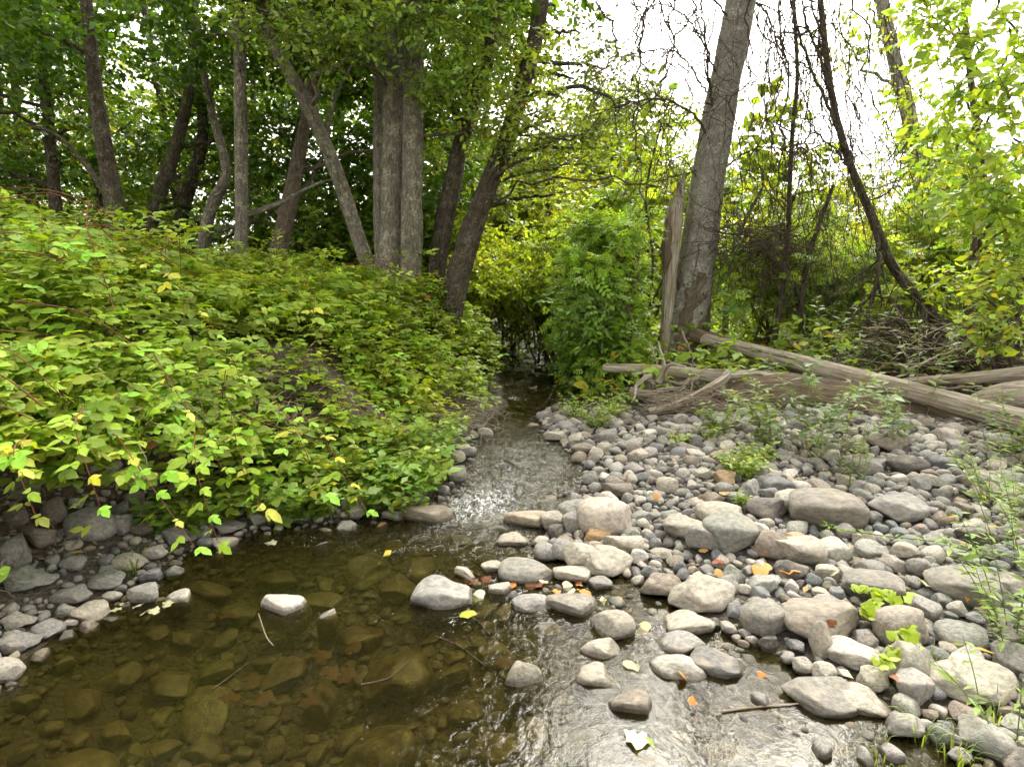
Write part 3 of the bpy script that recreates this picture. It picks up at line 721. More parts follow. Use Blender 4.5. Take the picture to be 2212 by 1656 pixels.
# ------------------------------------------------------------------ bramble thicket on the left bank
def tps(pts, vals, lam=.02):
    n = len(pts); d = np.linalg.norm(pts[:, None] - pts[None], axis=2); K = np.where(d > 0, d * d * np.log(d + 1e-12), 0) + lam * np.eye(n)
    Pm = np.hstack([np.ones((n, 1)), pts]); A = np.block([[K, Pm], [Pm.T, np.zeros((3, 3))]])
    w = np.linalg.solve(A, np.concatenate([vals, np.zeros(3)]))
    def f(q):
        d = np.linalg.norm(q[:, None] - pts[None], axis=2); return np.where(d > 0, d * d * np.log(d + 1e-12), 0) @ w[:n] + w[n] + q @ w[n + 1:]
    return f
SKIN = [(-500, 560, 2.6), (-300, 480, 3.2), (0, 485, 3.3), (150, 445, 3.5), (280, 490, 3.9), (400, 545, 4.6), (520, 590, 5.4), (640, 600, 6.0), (780, 605, 6.5), (860, 592, 6.6), (930, 640, 6.7), (985, 695, 7.0), (1050, 735, 7.6), (1095, 775, 8.4),
        (-400, 800, 1.9), (0, 700, 2.55), (200, 660, 3.0), (400, 690, 3.6), (600, 720, 4.3), (800, 740, 5.2), (950, 780, 6.1), (1050, 820, 7.0),
        (-300, 1000, 1.9), (0, 900, 2.15), (200, 860, 2.5), (400, 870, 2.95), (600, 860, 3.7), (780, 870, 4.5), (930, 870, 5.6), (1040, 868, 6.5),
        (0, 1050, 1.98), (200, 1020, 2.32), (420, 1030, 2.75), (620, 1010, 3.25), (800, 970, 3.95), (900, 950, 4.5)]
SP = np.array([at_depth(*q) for q in SKIN])
extra = np.array([[-6, 2, 2.0], [-7, 5, 1.9], [-5.5, 7.5, 1.7], [-2.5, 8.5, 1.5], [-.9, 9.5, 1.3], [-5, 3.5, 2.2]])
SPA = np.vstack([SP, extra]); bramble_top = tps(SPA[:, :2], SPA[:, 2], .01)
RB = np.random.default_rng(5)
def bramble_points(n, xr, yr, dmin):
    x, y = RB.uniform(*xr, n), RB.uniform(*yr, n); P = np.stack([x, y], 1)
    z, dl, dr, w, l = land(x, y, False); k = (l & (dl > dmin)) | (w & (dl < .02))
    k &= (x > -1.5 - y * 1.05) & (y < 9.3); P = P[k]; z = z[k]; dl = dl[k]
    e = .04; t = np.clip(np.maximum(bramble_top(P), z + .26 * np.maximum(sstep(.2, .6, dl) * sstep(2.7, 3.2, P[:, 1]), sstep(.32, .7, dl))) + .12 * sstep(4.3, 5.2, P[:, 1]) * sstep(.04, .25, dl), z + .05, 2.6)
    gx = (np.clip(bramble_top(P + [e, 0]), 0, 2.6) - t) / e; gy = (np.clip(bramble_top(P + [0, e]), 0, 2.6) - t) / e
    return P, z, t, gx, gy, dl
A_, B_ = bramble_points(112000, (-7, .4), (.9, 9.3), .12), bramble_points(26000, (-3.6, -.9), (.9, 3.3), .4)
P, gz_, top, gxs, gys, dl_ = (np.concatenate(q) for q in zip(A_, B_))
steep = np.sqrt(1 + np.minimum(gxs ** 2 + gys ** 2, 9))
keep = RB.random(len(P)) < steep / 3.2
# thin out at the low fringe, where bank, roots and stones show
low = top - gz_
keep &= (dl_ > .36 - .26 * sstep(2.0, 2.7, P[:, 1])) | (RB.random(len(P)) < .04)
keep &= RB.random(len(P)) < np.clip(.04 + sstep(.08, .4, low), 0, 1)
hole = fbm(np.stack([P[:, 0], P[:, 1], 0 * P[:, 0]], 1), 3.1, 31)
keep &= RB.random(len(P)) < sstep(-.7, -.1, hole) * .85 + .15
P, gz_, top, gxs, gys = P[keep], gz_[keep], top[keep], gxs[keep], gys[keep]
nl = len(P)
lump = .21 * fbm(np.stack([P[:, 0], P[:, 1], 0 * top], 1), 1.7, 8) + .12 * noise(np.stack([P[:, 0], P[:, 1], 0 * top], 1), 4.2, 2)
deep = RB.random(nl) ** 1.3 * np.minimum(.42, (top - gz_) * .8)
pos = np.stack([P[:, 0], P[:, 1], np.maximum(top + lump - deep - .13 * sstep(.4, .9, top - gz_), gz_ + .03)], 1)
nrm = unit(np.stack([-np.clip(gxs, -1, 1) * .25, -np.clip(gys, -1, 1) * .25 - .3, np.ones(nl)], 1) + RB.normal(0, .40, (nl, 3)))
down = unit(np.stack([-gxs, -gys, -.3 - .6 * (gxs ** 2 + gys ** 2)], 1))
h = RB.random(nl) * 6.283
axis = unit(np.stack([np.cos(h), np.sin(h) - .25, .12 + 0 * h], 1) + down * .18)
size = .108 * np.exp(RB.normal(0, .2, nl)); size[RB.random(nl) < .1] *= 1.25
# shoots that stand proud of the mound, each with its own spray of leaves
SHOOTS = []; ep, ea, en = [], [], []
vis = np.where((deep < .12) & (pos[:, 1] < 8) & (top - gz_ > .3))[0]
for q in RB.choice(vis, 170, replace=False):
    a0 = RB.random() * 6.283; Ls = RB.uniform(.25, .55); rise = RB.uniform(.1, .3)
    s_ = spline([pos[q] - [0, 0, .08], pos[q] + [math.cos(a0) * Ls * .5, math.sin(a0) * Ls * .5, rise], pos[q] + [math.cos(a0) * Ls, math.sin(a0) * Ls, rise * RB.uniform(.2, 1.0)]], 12); SHOOTS.append(s_)
    for i_ in range(2, 12):
        b_ = a0 + (1.1 if i_ % 2 else -1.1) + RB.normal(0, .3); ep.append(s_[i_]); ea.append([math.cos(b_), math.sin(b_) - .15, RB.normal(.2, .2)]); en.append([RB.normal(0, .3), -.3 + RB.normal(0, .3), 1])
pos = np.vstack([pos, ep]); axis = np.vstack([axis, unit(np.array(ea))]); nrm = np.vstack([nrm, unit(np.array(en))]); deep = np.concatenate([deep, np.zeros(len(ep))])
size = np.concatenate([size, .108 * np.exp(RB.normal(0, .2, len(ep)))]); nl = len(pos)
# the front of the mound hangs over the cut bank
FRONT = np.array([(-300, 800, 2.0), (-300, 1050, 1.8), (0, 700, 2.55), (200, 660, 3.0), (450, 700, 3.7), (0, 900, 2.15), (200, 860, 2.5), (400, 870, 2.95), (0, 1050, 1.98), (200, 1030, 2.28), (420, 1030, 2.72), (600, 880, 3.6)], float)
front_depth = tps(FRONT[:, :2] / 400, FRONT[:, 2]); nf = 2300
fu = RB.uniform(-200, 560, nf); fv = RB.uniform(740, 1040, nf); kf = RB.random(nf) < 1 - .85 * sstep(900, 1040, fv); fu, fv = fu[kf], fv[kf]; nf = len(fu)
fd = front_depth(np.stack([fu, fv], 1) / 400) + RB.random(nf) ** 1.5 * .22 + .05
fp = np.array([at_depth(a_, b_, c_) for a_, b_, c_ in zip(fu, fv, fd)]); fz = land(fp[:, 0], fp[:, 1])[0]; kf = fp[:, 2] > fz + .02; fp = fp[kf]; nf = len(fp); h = RB.random(nf) * 6.283
pos = np.vstack([pos, fp]); axis = np.vstack([axis, unit(np.stack([np.cos(h), np.sin(h) - .3, RB.normal(-.1, .25, nf)], 1))]); nrm = np.vstack([nrm, unit(np.stack([0 * h, -.5 + 0 * h, 1 + 0 * h], 1) + RB.normal(0, .38, (nf, 3)))])
deep = np.concatenate([deep, RB.random(nf) * .2]); size = np.concatenate([size, .108 * np.exp(RB.normal(0, .2, nf))]); nl = len(pos)
near = sstep(4.4, 2.4, np.linalg.norm(pos - CAM, axis=1))
colr = shade(RB, nl, (.27, .375, .05), .25, .015, .004)
yg = shade(RB, nl, (.50, .58, .05), .2)
patch = sstep(.0, .6, fbm(np.stack([pos[:, 0], pos[:, 1], pos[:, 2]], 1), 1.1, 77) + 1.1 * (near - .36) - .2)
colr = colr * (1 - patch[:, None] * .8) + yg * patch[:, None] * .8
# bushes: six tangled mounds, told apart by where they root
SEEDS = [((-2.3, 2.1), 'yellow green bramble mound hanging over the root bared bank'), ((-3.6, 3.3), 'tallest bramble mound rising against the dark wood'),
         ((-2.2, 3.6), 'wide bramble mound arching down towards the bank herbs'), ((-2.3, 5.6), 'bramble mound below the slim straight trunk'),
         ((-1.2, 6.3), 'bramble mound at the foot of the twin grey trunks'), ((-.45, 7.4), 'dark green bramble tangle overhanging the far creek bend')]
ss = np.array([q[0] for q in SEEDS]); own = np.argmin(np.linalg.norm(pos[:, None, :2] - ss[None], axis=2), 1)
TPL = [L_TRIF, L_FIVE]
leaf_meshes = []
for k in range(10):
    bb = Buf(); cc = shade(RB, 1, (.27, .38, .05) if k < 5 else (.50, .58, .05), .18); cc = np.array([.52, .48, .05])[None] if k == 9 else cc
    leaves(bb, TPL[k % 2], np.zeros((1, 3)), np.array([[0, 1.0, 0]]), np.array([[0, 0, 1.0]]), 1.0, cc)
    leaf_meshes.append(bb.mesh('leaf', MAT_BRAMBLE))
def leaf_obj(parent, me, p, a, n, s, name='leaf', base=None):
    y = unit(a); z = unit(n - y * (n @ y)); x = np.cross(y, z)
    o = link(name, me, parent); Mx = Matrix(((x[0], y[0], z[0]), (x[1], y[1], z[1]), (x[2], y[2], z[2]))).to_4x4()
    o.matrix_local = Matrix.Translation(Vector(tuple(float(q) for q in (p - np.array(parent.location if base is None else base))))) @ Mx @ Matrix.Scale(float(s), 4)
    return o
exposed = -deep / .38 - .6 * np.linalg.norm(pos - CAM, axis=1) + RB.normal(0, .3, nl)
BUSH = []
for k, ((sx, sy), lab) in enumerate(SEEDS):
    idx = np.where(own == k)[0]; idx = idx[np.argsort(-exposed[idx])]
    t = thing('bramble_bush', (sx, sy, land_z(sx, sy)), lab, 'bramble'); BUSH.append(t)
    nind = min([290, 240, 280, 150, 120, 80][k], len(idx)); ind, rest = idx[:nind], idx[nind:]
    for q in ind:
        m_ = leaf_meshes[9] if RB.random() < .012 else leaf_meshes[(5 if patch[q] > .5 else 0) + RB.integers(0, 4)]
        leaf_obj(t, m_, pos[q], axis[q], nrm[q], size[q])
    bb = Buf(); d = np.linalg.norm(pos[rest] - CAM, axis=1)
    for tpl, sel in ((L_TRIF, (d < 4.2) & (rest % 3 > 0)), (L_FIVE, (d < 4.2) & (rest % 3 == 0)), (L_TRIF_LOW, d >= 4.2)):
        if sel.any(): leaves(bb, tpl, pos[rest][sel], axis[rest][sel], nrm[rest][sel], size[rest][sel], colr[rest][sel])
    tag(bb.obj('foliage', MAT_BRAMBLE, t), kind='stuff')
    for s_ in SHOOTS:
        if np.argmin(np.linalg.norm(ss - s_[0, :2], axis=1)) == k: bb = Buf(); tube(bb, s_, np.linspace(.003, .0012, 12), 5, cap=False); bb.obj('cane', MAT_CANE, t)
    # arching red canes that follow the mound downhill
    tops = idx[:]; nc = [17, 12, 16, 9, 8, 6][k]
    for c in range(nc):
        s0 = pos[tops[RB.integers(0, len(tops))]]; p = s0.copy(); pts = []; hd = RB.uniform(0, 6.28)
        for st in range(9):
            xy = p[:2] + .13 * np.array([math.cos(hd), math.sin(hd)]); hd += RB.normal(0, .16)
            tz = float(np.clip(bramble_top(xy[None])[0], land_z(*xy) + .05, 2.6)); arch = math.sin(st / 8 * math.pi)
            if not land(xy[:1], xy[1:])[4][0]: break
            p = np.array([xy[0], xy[1], tz + .02 + .09 * arch - .03]); pts.append(p)
        if len(pts) < 4: continue
        bb = Buf(); q = spline(pts, 26); tube(bb, q, np.linspace(.0036, .002, 26), 5, cap=False)
        bb.obj('cane', MAT_CANE, t)
# hanging canes over the cut bank, with their own leaves
for (u0, v0, u1, v1, Yd) in [(500, 900, 560, 1090, 2.7), (590, 860, 700, 1060, 3.0), (640, 880, 790, 1100, 3.2), (330, 760, 480, 1010, 2.55), (180, 880, 215, 1090, 2.1), (260, 950, 420, 1180, 2.3),
                             (420, 930, 470, 1170, 2.5), (680, 640, 690, 800, 4.4), (300, 560, 470, 720, 3.4), (60, 940, 75, 1110, 2.0)]:
    a, c = at_depth(u0, v0, Yd + .12), at_depth(u1, v1, Yd - .12)
    c[2] = max(c[2], land_z(c[0], c[1]) + .03, .015); mid = (a + c) / 2 + [0, -.06, .06 + .05 * RB.random()]
    q = spline([a, mid, c], 22); bb = Buf(); tube(bb, q, np.linspace(.003, .0014, 22), 5, cap=False)
    own_b = BUSH[int(np.argmin(np.linalg.norm(ss - a[:2], axis=1)))]; cn_ = bb.obj('cane', MAT_CANE, own_b)
    for s in range(3, 22, 2):
        sd = 1 if s % 4 == 1 else -1; t_ = q[min(s + 1, 21)] - q[s - 1]
        ax = unit(t_) * .5 + np.array([sd * .8, -.35, -.1]) + RB.normal(0, .2, 3)
        leaf_obj(cn_, leaf_meshes[RB.integers(0, 7)], q[s], ax, np.array([0, -.45, 1]) + RB.normal(0, .3, 3), .085 * np.exp(RB.normal(0, .22)), base=own_b.location)

# bared roots and dead stems on the cut bank
def wander(p, d, n, step, jit, pull=(0, 0, 0), rng=RB):
    out = [np.array(p, float)]; d = unit(np.array(d, float))
    for _ in range(n): d = unit(d + rng.normal(0, jit, 3) + np.array(pull)); out.append(out[-1] + d * step)
    return np.array(out)
rt = Buf()
for c in range(110):
    while True:
        p = np.array([RB.uniform(-2.8, -.9), RB.uniform(1.2, 2.9), 0.0]); z, d1, d2, iw, il = (q[0] for q in land(p[:1], p[1:2]))
        if il and .4 < d1 < 1.2: break
    p[2] = z + .03
    w = wander(p, RB.normal(0, 1, 3) * [1, .6, .5], 10, .022, .45, (0, -.03, -.08)); w[:, 2] = np.maximum(w[:, 2], [land_z(*q[:2]) + .004 for q in w])
    tube(rt, spline(w, 18), np.linspace(RB.uniform(.002, .006), .001, 18), 5, cap=False)
tag(rt.obj('bank_roots', MAT_STICK), 'pale tangled roots bared on the cut bank under the brambles', 'roots', kind='stuff')
st = Buf()
for c in range(110):
    u, v = [(RB.uniform(540, 700), RB.uniform(800, 880)), (RB.uniform(620, 900), RB.uniform(770, 880)), (RB.uniform(250, 520), RB.uniform(850, 940))][c % 3]
    Yd = 2.6 + (u - 250) / 650 * 2.2; p = at_depth(u, v, Yd); p[2] = float(np.clip(bramble_top(p[None, :2])[0], land_z(*p[:2]) + .03, 2)) - RB.uniform(.05, .22)
    w = wander(p, [RB.normal(.5, .6), RB.normal(0, .5), -.25], 6, .04, .25, (0, 0, -.06)); tube(st, w, np.linspace(.0028, .0014, 7), 4, cap=False)
tag(st.obj('dead_bramble_stems', MAT_STICK), 'dry straw coloured dead stems matted under the brambles', 'stems', kind='stuff')

# ------------------------------------------------------------------ herbs and grass tufts
RH = np.random.default_rng(23)
def herb(name, p, hgt, rad, stems, per, tpl, lsize, col, lab, group=None, lean=.35, indiv=0, stem_mat=None, cat='plant', var=.2, yellow=.01):
    t = thing(name, p, lab, cat, group); sb = Buf(); lp, la, ln = [], [], []
    for s in range(stems):
        a = RH.random() * 6.283; r0 = rad * .35 * math.sqrt(RH.random()); base = np.array(p) + [math.cos(a) * r0, math.sin(a) * r0, -.02]
        a2 = a + RH.normal(0, .5); out = rad * RH.uniform(.35, 1.0); hh = hgt * RH.uniform(.55, 1.05)
        q = spline([base, base + [math.cos(a2) * out * lean, math.sin(a2) * out * lean, hh * .6], base + [math.cos(a2) * out, math.sin(a2) * out, hh]], 12)
        tube(sb, q, np.linspace(.0020, .0008, 12) * (1 + .4 * hgt), 4, cap=False)
        for k in range(per):
            s_ = .15 + .85 * (k + RH.random() * .6) / per; i_ = min(int(s_ * 11), 10); b_ = a2 + 2.4 * k + RH.normal(0, .3)
            lp.append(q[i_] + (q[i_ + 1] - q[i_]) * (s_ * 11 - i_)); la.append([math.cos(b_), math.sin(b_), RH.normal(.25, .25)]); ln.append([RH.normal(0, .35), RH.normal(-.1, .35), 1])
    sb.obj('stem', stem_mat or MAT_GREEN_STEM, t)
    lp, la, ln = np.array(lp), np.array(la), unit(np.array(ln)); n = len(lp); sz = lsize * np.exp(RH.normal(0, .25, n)); cs = shade(RH, n, col, var, yellow)
    if indiv:
        bb = Buf(); leaves(bb, tpl, np.zeros((1, 3)), np.array([[0, 1.0, 0]]), np.array([[0, 0, 1.0]]), 1.0, cs[:1]); me = bb.mesh('leaf', MAT_LEAF)
        for q in range(min(indiv, n)): leaf_obj(t, me, lp[q], la[q], ln[q], sz[q])
    if n > indiv:
        bb = Buf(); leaves(bb, tpl, lp[indiv:], la[indiv:], ln[indiv:], sz[indiv:], cs[indiv:]); tag(bb.obj('foliage', MAT_LEAF, t), kind='stuff')
    return t
def grass_tuft(p, n, hgt, spread, col, lab, group=None, name='grass_tuft'):
    t = Buf()
    for s in range(n):
        a = RH.random() * 6.283; r0 = spread * .3 * RH.random(); h_ = hgt * RH.uniform(.4, 1.0); out = h_ * RH.uniform(.2, .9)
        b0 = np.array(p) + [math.cos(a) * r0, math.sin(a) * r0, -.015]; w = .0022 + .0012 * RH.random(); sd = np.array([-math.sin(a), math.cos(a), 0]) * w
        q = spline([b0, b0 + [math.cos(a) * out * .35, math.sin(a) * out * .35, h_ * .7], b0 + [math.cos(a) * out, math.sin(a) * out, h_ * RH.uniform(.6, 1)]], 6)
        V = np.concatenate([q - sd * np.linspace(1, .1, 6)[:, None], q + sd * np.linspace(1, .1, 6)[:, None]])
        t.add(V, [(i, i + 1, i + 7, i + 6) for i in range(5)], shade(RH, 1, col, .25)[0])
    return tag(t.obj(name, MAT_LEAF), lab, 'grass', group)
BANK_HERB = [(520, 985), (585, 1020), (640, 985), (700, 1010), (760, 985), (820, 1000), (870, 1030), (925, 1010), (900, 965), (850, 940), (940, 955), (560, 1075), (640, 1090), (730, 1075), (800, 1065), (690, 930), (760, 915), (955, 920), (610, 945), (500, 1040), (880, 1075), (450, 1095), (400, 1120)]
for k, (u, v) in enumerate(BANK_HERB):
    p = ground_hit(u, v + 30); W = p[1] / 3.5
    herb('bank_herb', p, RH.uniform(.2, .34), .26, 24, 10, L_OVATE if k % 3 else L_TRIF_LOW, .062 if k % 3 else .10, (.26, .35, .05) if k % 2 else (.18, .29, .045),
         'fresh yellow green herb rooted on the left bank above the water', 'herbs along the left bank', yellow=.02)
for (u, v, n_, h_) in [(640, 1115, 70, .16), (700, 1105, 80, .18), (580, 1118, 50, .14), (800, 1095, 60, .16), (760, 1110, 60, .13), (940, 1045, 40, .22), (860, 1090, 40, .15), (290, 1235, 26, .16)]:
    grass_tuft(ground_hit(u, v), n_, h_, .16, (.17, .25, .035), 'thin bright grass tuft leaning over the water edge of the left bank', 'grass tufts on the left water edge')
BAR_HERB = [(1600, 1010, .22, .17, 34, 12, 'bushy lime green herb growing from stones in the middle of the gravel bar'), (1640, 985, .2, .14, 20, 12, 'smaller lime green herb close behind the bushy lime herb'),
            (1285, 905, .28, .2, 26, 12, 'green leafy clump at the upstream end of the gravel bar'), (1240, 890, .3, .2, 22, 11, 'dark leafy clump shading the creek beside the gravel bar'), (1330, 880, .26, .2, 20, 11, 'leafy clump in front of the thin grey driftwood log'),
            (1470, 940, .14, .12, 14, 9, 'low thin herb between stones below the root tangle'), (1530, 930, .16, .12, 14, 9, 'low thin herb beside the broken log end'), (1600, 1075, .12, .05, 5, 10, 'single upright sprig among pale cobbles')]
for (u, v, h_, r_, s_, per, lab) in BAR_HERB:
    herb('bar_herb', ground_hit(u, v + 20), h_, r_, s_, per, L_OVATE, .042, (.25, .34, .06), lab, indiv=40 if s_ > 30 else 0)
for k, (u, v, h_) in enumerate([(1832, 1060, .42), (1848, 1050, .46), (1858, 1055, .34), (1822, 1045, .38), (1876, 1020, .22)]):
    herb('seed_spike', ground_hit(u, v), h_, .05, 2, 60, L_LANCE, .022, (.20, .27, .06), 'slim upright green seed spike standing among the cobbles', 'green seed spikes on the gravel bar', cat='seed spike')
# creeping plant and weeds on the near side of the bar
cp = thing('creeping_plant', ground_hit(1925, 1330), 'bright yellow green creeping plant trailing down between round stones', 'plant')
bb = Buf(); lp, la, ln = [], [], []
for path in ([(1840, 1315), (1870, 1320), (1905, 1322), (1925, 1345), (1938, 1385), (1930, 1430), (1915, 1465), (1890, 1490)], [(1905, 1322), (1880, 1350), (1868, 1375)], [(1925, 1345), (1950, 1400), (1960, 1450)]):
    pts = [ground_hit(*q) + [0, 0, .09] for q in path]; q = spline(pts, 40); tube(bb, q, .002, 4, cap=False)
    for i in range(0, 40, 2):
        for sd in (-1, 1, .3): lp.append(q[i]); la.append([sd, RH.normal(0, .7), RH.normal(.4, .3)]); ln.append([RH.normal(0, .2), -.3 + RH.normal(0, .2), 1])
bb.obj('stem', MAT_GREEN_STEM, cp)
bl_ = Buf(); leaves(bl_, L_HEART, np.zeros((1, 3)), np.array([[0, 1.0, 0]]), np.array([[0, 0, 1.0]]), 1.0, np.array([[.30, .40, .04]])); me_ = bl_.mesh('leaf', MAT_LEAF)
for q in range(len(lp)): leaf_obj(cp, me_, np.array(lp[q]), np.array(la[q]), unit(np.array(ln[q])), RH.uniform(.018, .045))
for (u, v, h_, r_, s_, per, lab) in [(2190, 1400, .5, .3, 16, 34, 'tall feathery weed leaning over the stones by the dark boulder'), (2215, 1220, .5, .34, 16, 34, 'feathery weed spreading behind the dark boulder'), (2180, 1110, .42, .3, 14, 30, 'sparse weed with thin leaves near the upper log'),
                                     (2205, 1000, .6, .25, 9, 30, 'upright willow like weed beside the log butt'), (2190, 1600, .3, .2, 8, 10, 'small weed with narrow leaves beside the pale slab stone')]:
    herb('leafy_weed', ground_hit(u, v), h_, r_, s_, per, leaf_ovate(.17, .2, 1), .042, (.19, .29, .06), lab, lean=.5, yellow=.02)
for (u, v, n_, h_) in [(1990, 1600, 22, .15), (2060, 1640, 26, .13), (1900, 1640, 12, .13), (1930, 1470, 18, .11), (2010, 1450, 18, .12), (2150, 1560, 18, .12)]:
    grass_tuft(ground_hit(u, v), n_, h_, .16, (.20, .28, .06), 'sparse pale grass tuft growing between stones of the gravel bar', 'grass tufts on the gravel bar')
# long trailing stalk
tr_ = thing('trailing_stalk', ground_hit(2200, 1265), 'long thin green stalk trailing across the cobbles from the weeds', 'plant')
q = spline([ground_hit(2200, 1262) + [0, 0, .12], ground_hit(2050, 1235) + [0, 0, .14], ground_hit(1900, 1210) + [0, 0, .13], ground_hit(1800, 1180) + [0, 0, .1], ground_hit(1780, 1160) + [0, 0, .08]], 50)
bb = Buf(); tube(bb, q, np.linspace(.004, .002, 50), 5); bb.obj('stem', MAT_GREEN_STEM, tr_)
bb = Buf(); ii = np.arange(1, 50); n_ = len(ii); h_ = RH.random(n_) * 6.28
leaves(bb, L_LANCE, q[ii], np.stack([np.cos(h_), np.sin(h_), 0 * h_ + .3], 1), unit(RH.normal(0, .3, (n_, 3)) + [0, 0, 1]), .05, shade(RH, n_, (.14, .24, .03))); bb.obj('foliage', MAT_LEAF, tr_)

# ------------------------------------------------------------------ trees
RT = np.random.default_rng(71)
FOREST_DARK, FOREST_MID, LIME, SOFT, SHRUB = (.066, .138, .018), (.12, .205, .026), (.38, .48, .04), (.21, .32, .06), (.20, .31, .04)
def trunk_path(uv, widths, Yd, top=None, n=60):
    pts, rad = [], []
    for k, (u, v) in enumerate(uv):
        p = at_depth(u, v, Yd if not hasattr(Yd, '__len__') else Yd[k]); pts.append(p); rad.append(width_m(widths[k], p) / 2)
    g = land_z(pts[0][0], pts[0][1]); d = pts[0] - pts[1]
    if pts[0][2] > g - .15:
        k = (pts[0][2] - g + .2) / max(-d[2], .05); foot = pts[0] + d * min(k, 3); foot[2] = g - .2
        pts.insert(0, foot); rad.insert(0, rad[0] * 1.18)
    if top:
        d = unit(pts[-1] - pts[-2]); k = (top - pts[-1][2]) / max(d[2], .3)
        for s in (.35, .7, 1.0): pts.append(pts[-1] + d * k * .35 + [RT.normal(0, .12), RT.normal(0, .12), 0]); rad.append(rad[-1] * (.78 if s < 1 else .4))
    a = spline(np.hstack([np.array(pts), np.array(rad)[:, None]]), n)
    return a[:, :3], np.maximum(a[:, 3], .004)
class Tree:
    def __init__(s, name, lab, trunks, mat, cat='tree', group=None, sides=20, rough=.07):
        s.path, s.rad = trunks[0]; base = s.path[0].copy(); base[2] = land_z(base[0], base[1])
        s.o = thing(name, base, lab, cat, group); s.mat = mat; s.trunks = trunks
        for k, (p, r) in enumerate(trunks):
            b = Buf(); tube(b, p, r, sides, rough, 9, seed=int(RT.integers(0, 99)), flute=.03); b.obj('trunk', mat, s.o)
        s.blobs = []; s.tw = Buf(); s.lv = Buf()
    def branch(s, end, start=None, r=None, sag=.0, n=18):
        p = s.path
        if start is None:
            d = np.linalg.norm(p - end, axis=1) + 1.2 * np.maximum(p[:, 2] - end[2] + .3, 0); k = int(np.argmin(d)); start = p[k]; rr = min(s.rad[k] * .5, .05)
        else: rr = r
        L = np.linalg.norm(end - start); mid = start * .5 + end * .5 + [RT.normal(0, .08) * L, RT.normal(0, .08) * L, .10 * L - sag]
        q = spline([start, start * .75 + mid * .25 + [0, 0, .05 * L], mid, end], n); q[2:-1] += RT.normal(0, .012 * L, (n - 3, 3))
        b = Buf(); tube(b, q, np.linspace(r or rr, (r or rr) * .22 + .003, n), 7, .08, 12, cap=False); b.obj('branch', s.mat, s.o)
        return q
    def crown(s, blobs, n_twig, per, twig_len, tpl, lsize, col, droop=.15, var=.3, yellow=.0, brown=0., twig_r=.004, branch=True, flat=.75, shell=.6):
        C = np.array([q[0] for q in blobs]); R = np.array([q[1] for q in blobs])
        pos, ax, nr, a, e = sprays(RT, C, R, n_twig, per, twig_len, droop, shell, flat)
        gz0 = land(pos[:, 0], pos[:, 1], False)[0]; pos[:, 2] = np.maximum(pos[:, 2], gz0 + .06)
        # loose pruning so that the mass has holes and lumps
        k = RT.random(len(pos)) < sstep(-.7, -.1, fbm(pos, 1.4, 91)) * .85 + .15
        n = int(k.sum()); cs = shade(RT, n, col, var, yellow, brown)
        leaves(s.lv, tpl, pos[k], ax[k], nr[k], lsize * np.exp(RT.normal(0, .22, n)), cs)
        if twig_r: twig_tubes(s.tw, a, e, twig_r, rng=RT)
        if branch:
            for c in C: s.branch(c)
        return s
    def done(s, leaf_mat=None, twig_mat=None):
        if s.lv.n: tag(s.lv.obj('crown', leaf_mat or MAT_LEAF, s.o), kind='stuff')
        if s.tw.n: tag(s.tw.obj('twigs', twig_mat or MAT_TWIG, s.o), kind='stuff')
        return s.o
def blob(u, v, Yd, ru, rv=None, ry=None):
    p = at_depth(u, v, Yd); r = width_m(ru, p); return (p, np.array([r, ry or r, width_m(rv or ru * .75, p)]))
def boxblobs(n, xr, yr, zr, r, cond=None):
    out = []
    while len(out) < n:
        p = np.array([RT.uniform(*xr), RT.uniform(*yr), RT.uniform(*zr)])
        if cond is None or cond(p): out.append((p, np.array([1, 1, .6]) * r * RT.uniform(.7, 1.25)))
    return out

# -- the wood on the left
LEFT = [
 ('alder_tree', 'slim straight grey trunk rising from the bramble crest', [(523, 610), (522, 480), (521, 300), (518, 130), (512, -30)], [29, 27, 27, 25, 25], 8.0, MAT_BARK_GREY, 10),
 ('alder_tree', 'lichened trunk leaning steeply away from the twin grey trunks', [(803, 600), (770, 500), (722, 360), (655, 210), (590, 95), (545, -40)], [33, 31, 30, 29, 27, 24], 8.2, MAT_BARK_GREY, 9),
 ('alder_tree', 'short leaning brown trunk between the straight and the leaning trunks', [(590, 600), (605, 530), (625, 440), (645, 340), (662, 250), (690, 120)], [37, 37, 34, 28, 24, 18], 8.8, MAT_BARK_BROWN, 8),
 ('alder_tree', 'thick dark trunk with arching limb standing behind the bramble mound', [(252, 480), (240, 400), (222, 300), (206, 190), (190, 40)], [42, 36, 31, 27, 24], 8.3, MAT_BARK_DARK, 9),
 ('alder_tree', 'thin dark trunk furthest from the creek behind the bramble mound', [(120, 440), (112, 350), (104, 240), (85, 80)], [24, 22, 20, 16], 10, MAT_BARK_DARK, 9),
 ('alder_tree', 'dark trunk leaning right beside the thick dark trunk', [(320, 490), (352, 400), (385, 300), (415, 160), (420, 0)], [32, 28, 24, 20, 18], 10, MAT_BARK_DARK, 10),
 ('alder_tree', 'forked dark trunk deep in the wood', [(385, 500), (410, 400), (438, 300), (428, 150), (405, 0)], [28, 26, 22, 20, 16], 11, MAT_BARK_DARK, 10),
 ('alder_tree', 'pale grey curved trunk just behind the slim straight trunk', [(430, 580), (455, 450), (488, 370), (455, 230), (425, 60)], [26, 24, 20, 16, 12], 9.5, MAT_BARK_GREY, 9),
 ('alder_tree', 'thin brown trunk behind the leaning brown trunk', [(640, 570), (652, 470), (640, 360), (655, 200), (670, 40)], [18, 16, 15, 14, 12], 11.5, MAT_BARK_BROWN, 10),
]
lefts_t = []
for (nm, lab, uv, w, Yd, mt, top) in LEFT:
    lefts_t.append(Tree(nm, lab, [trunk_path(uv, w, Yd, top)], mt))
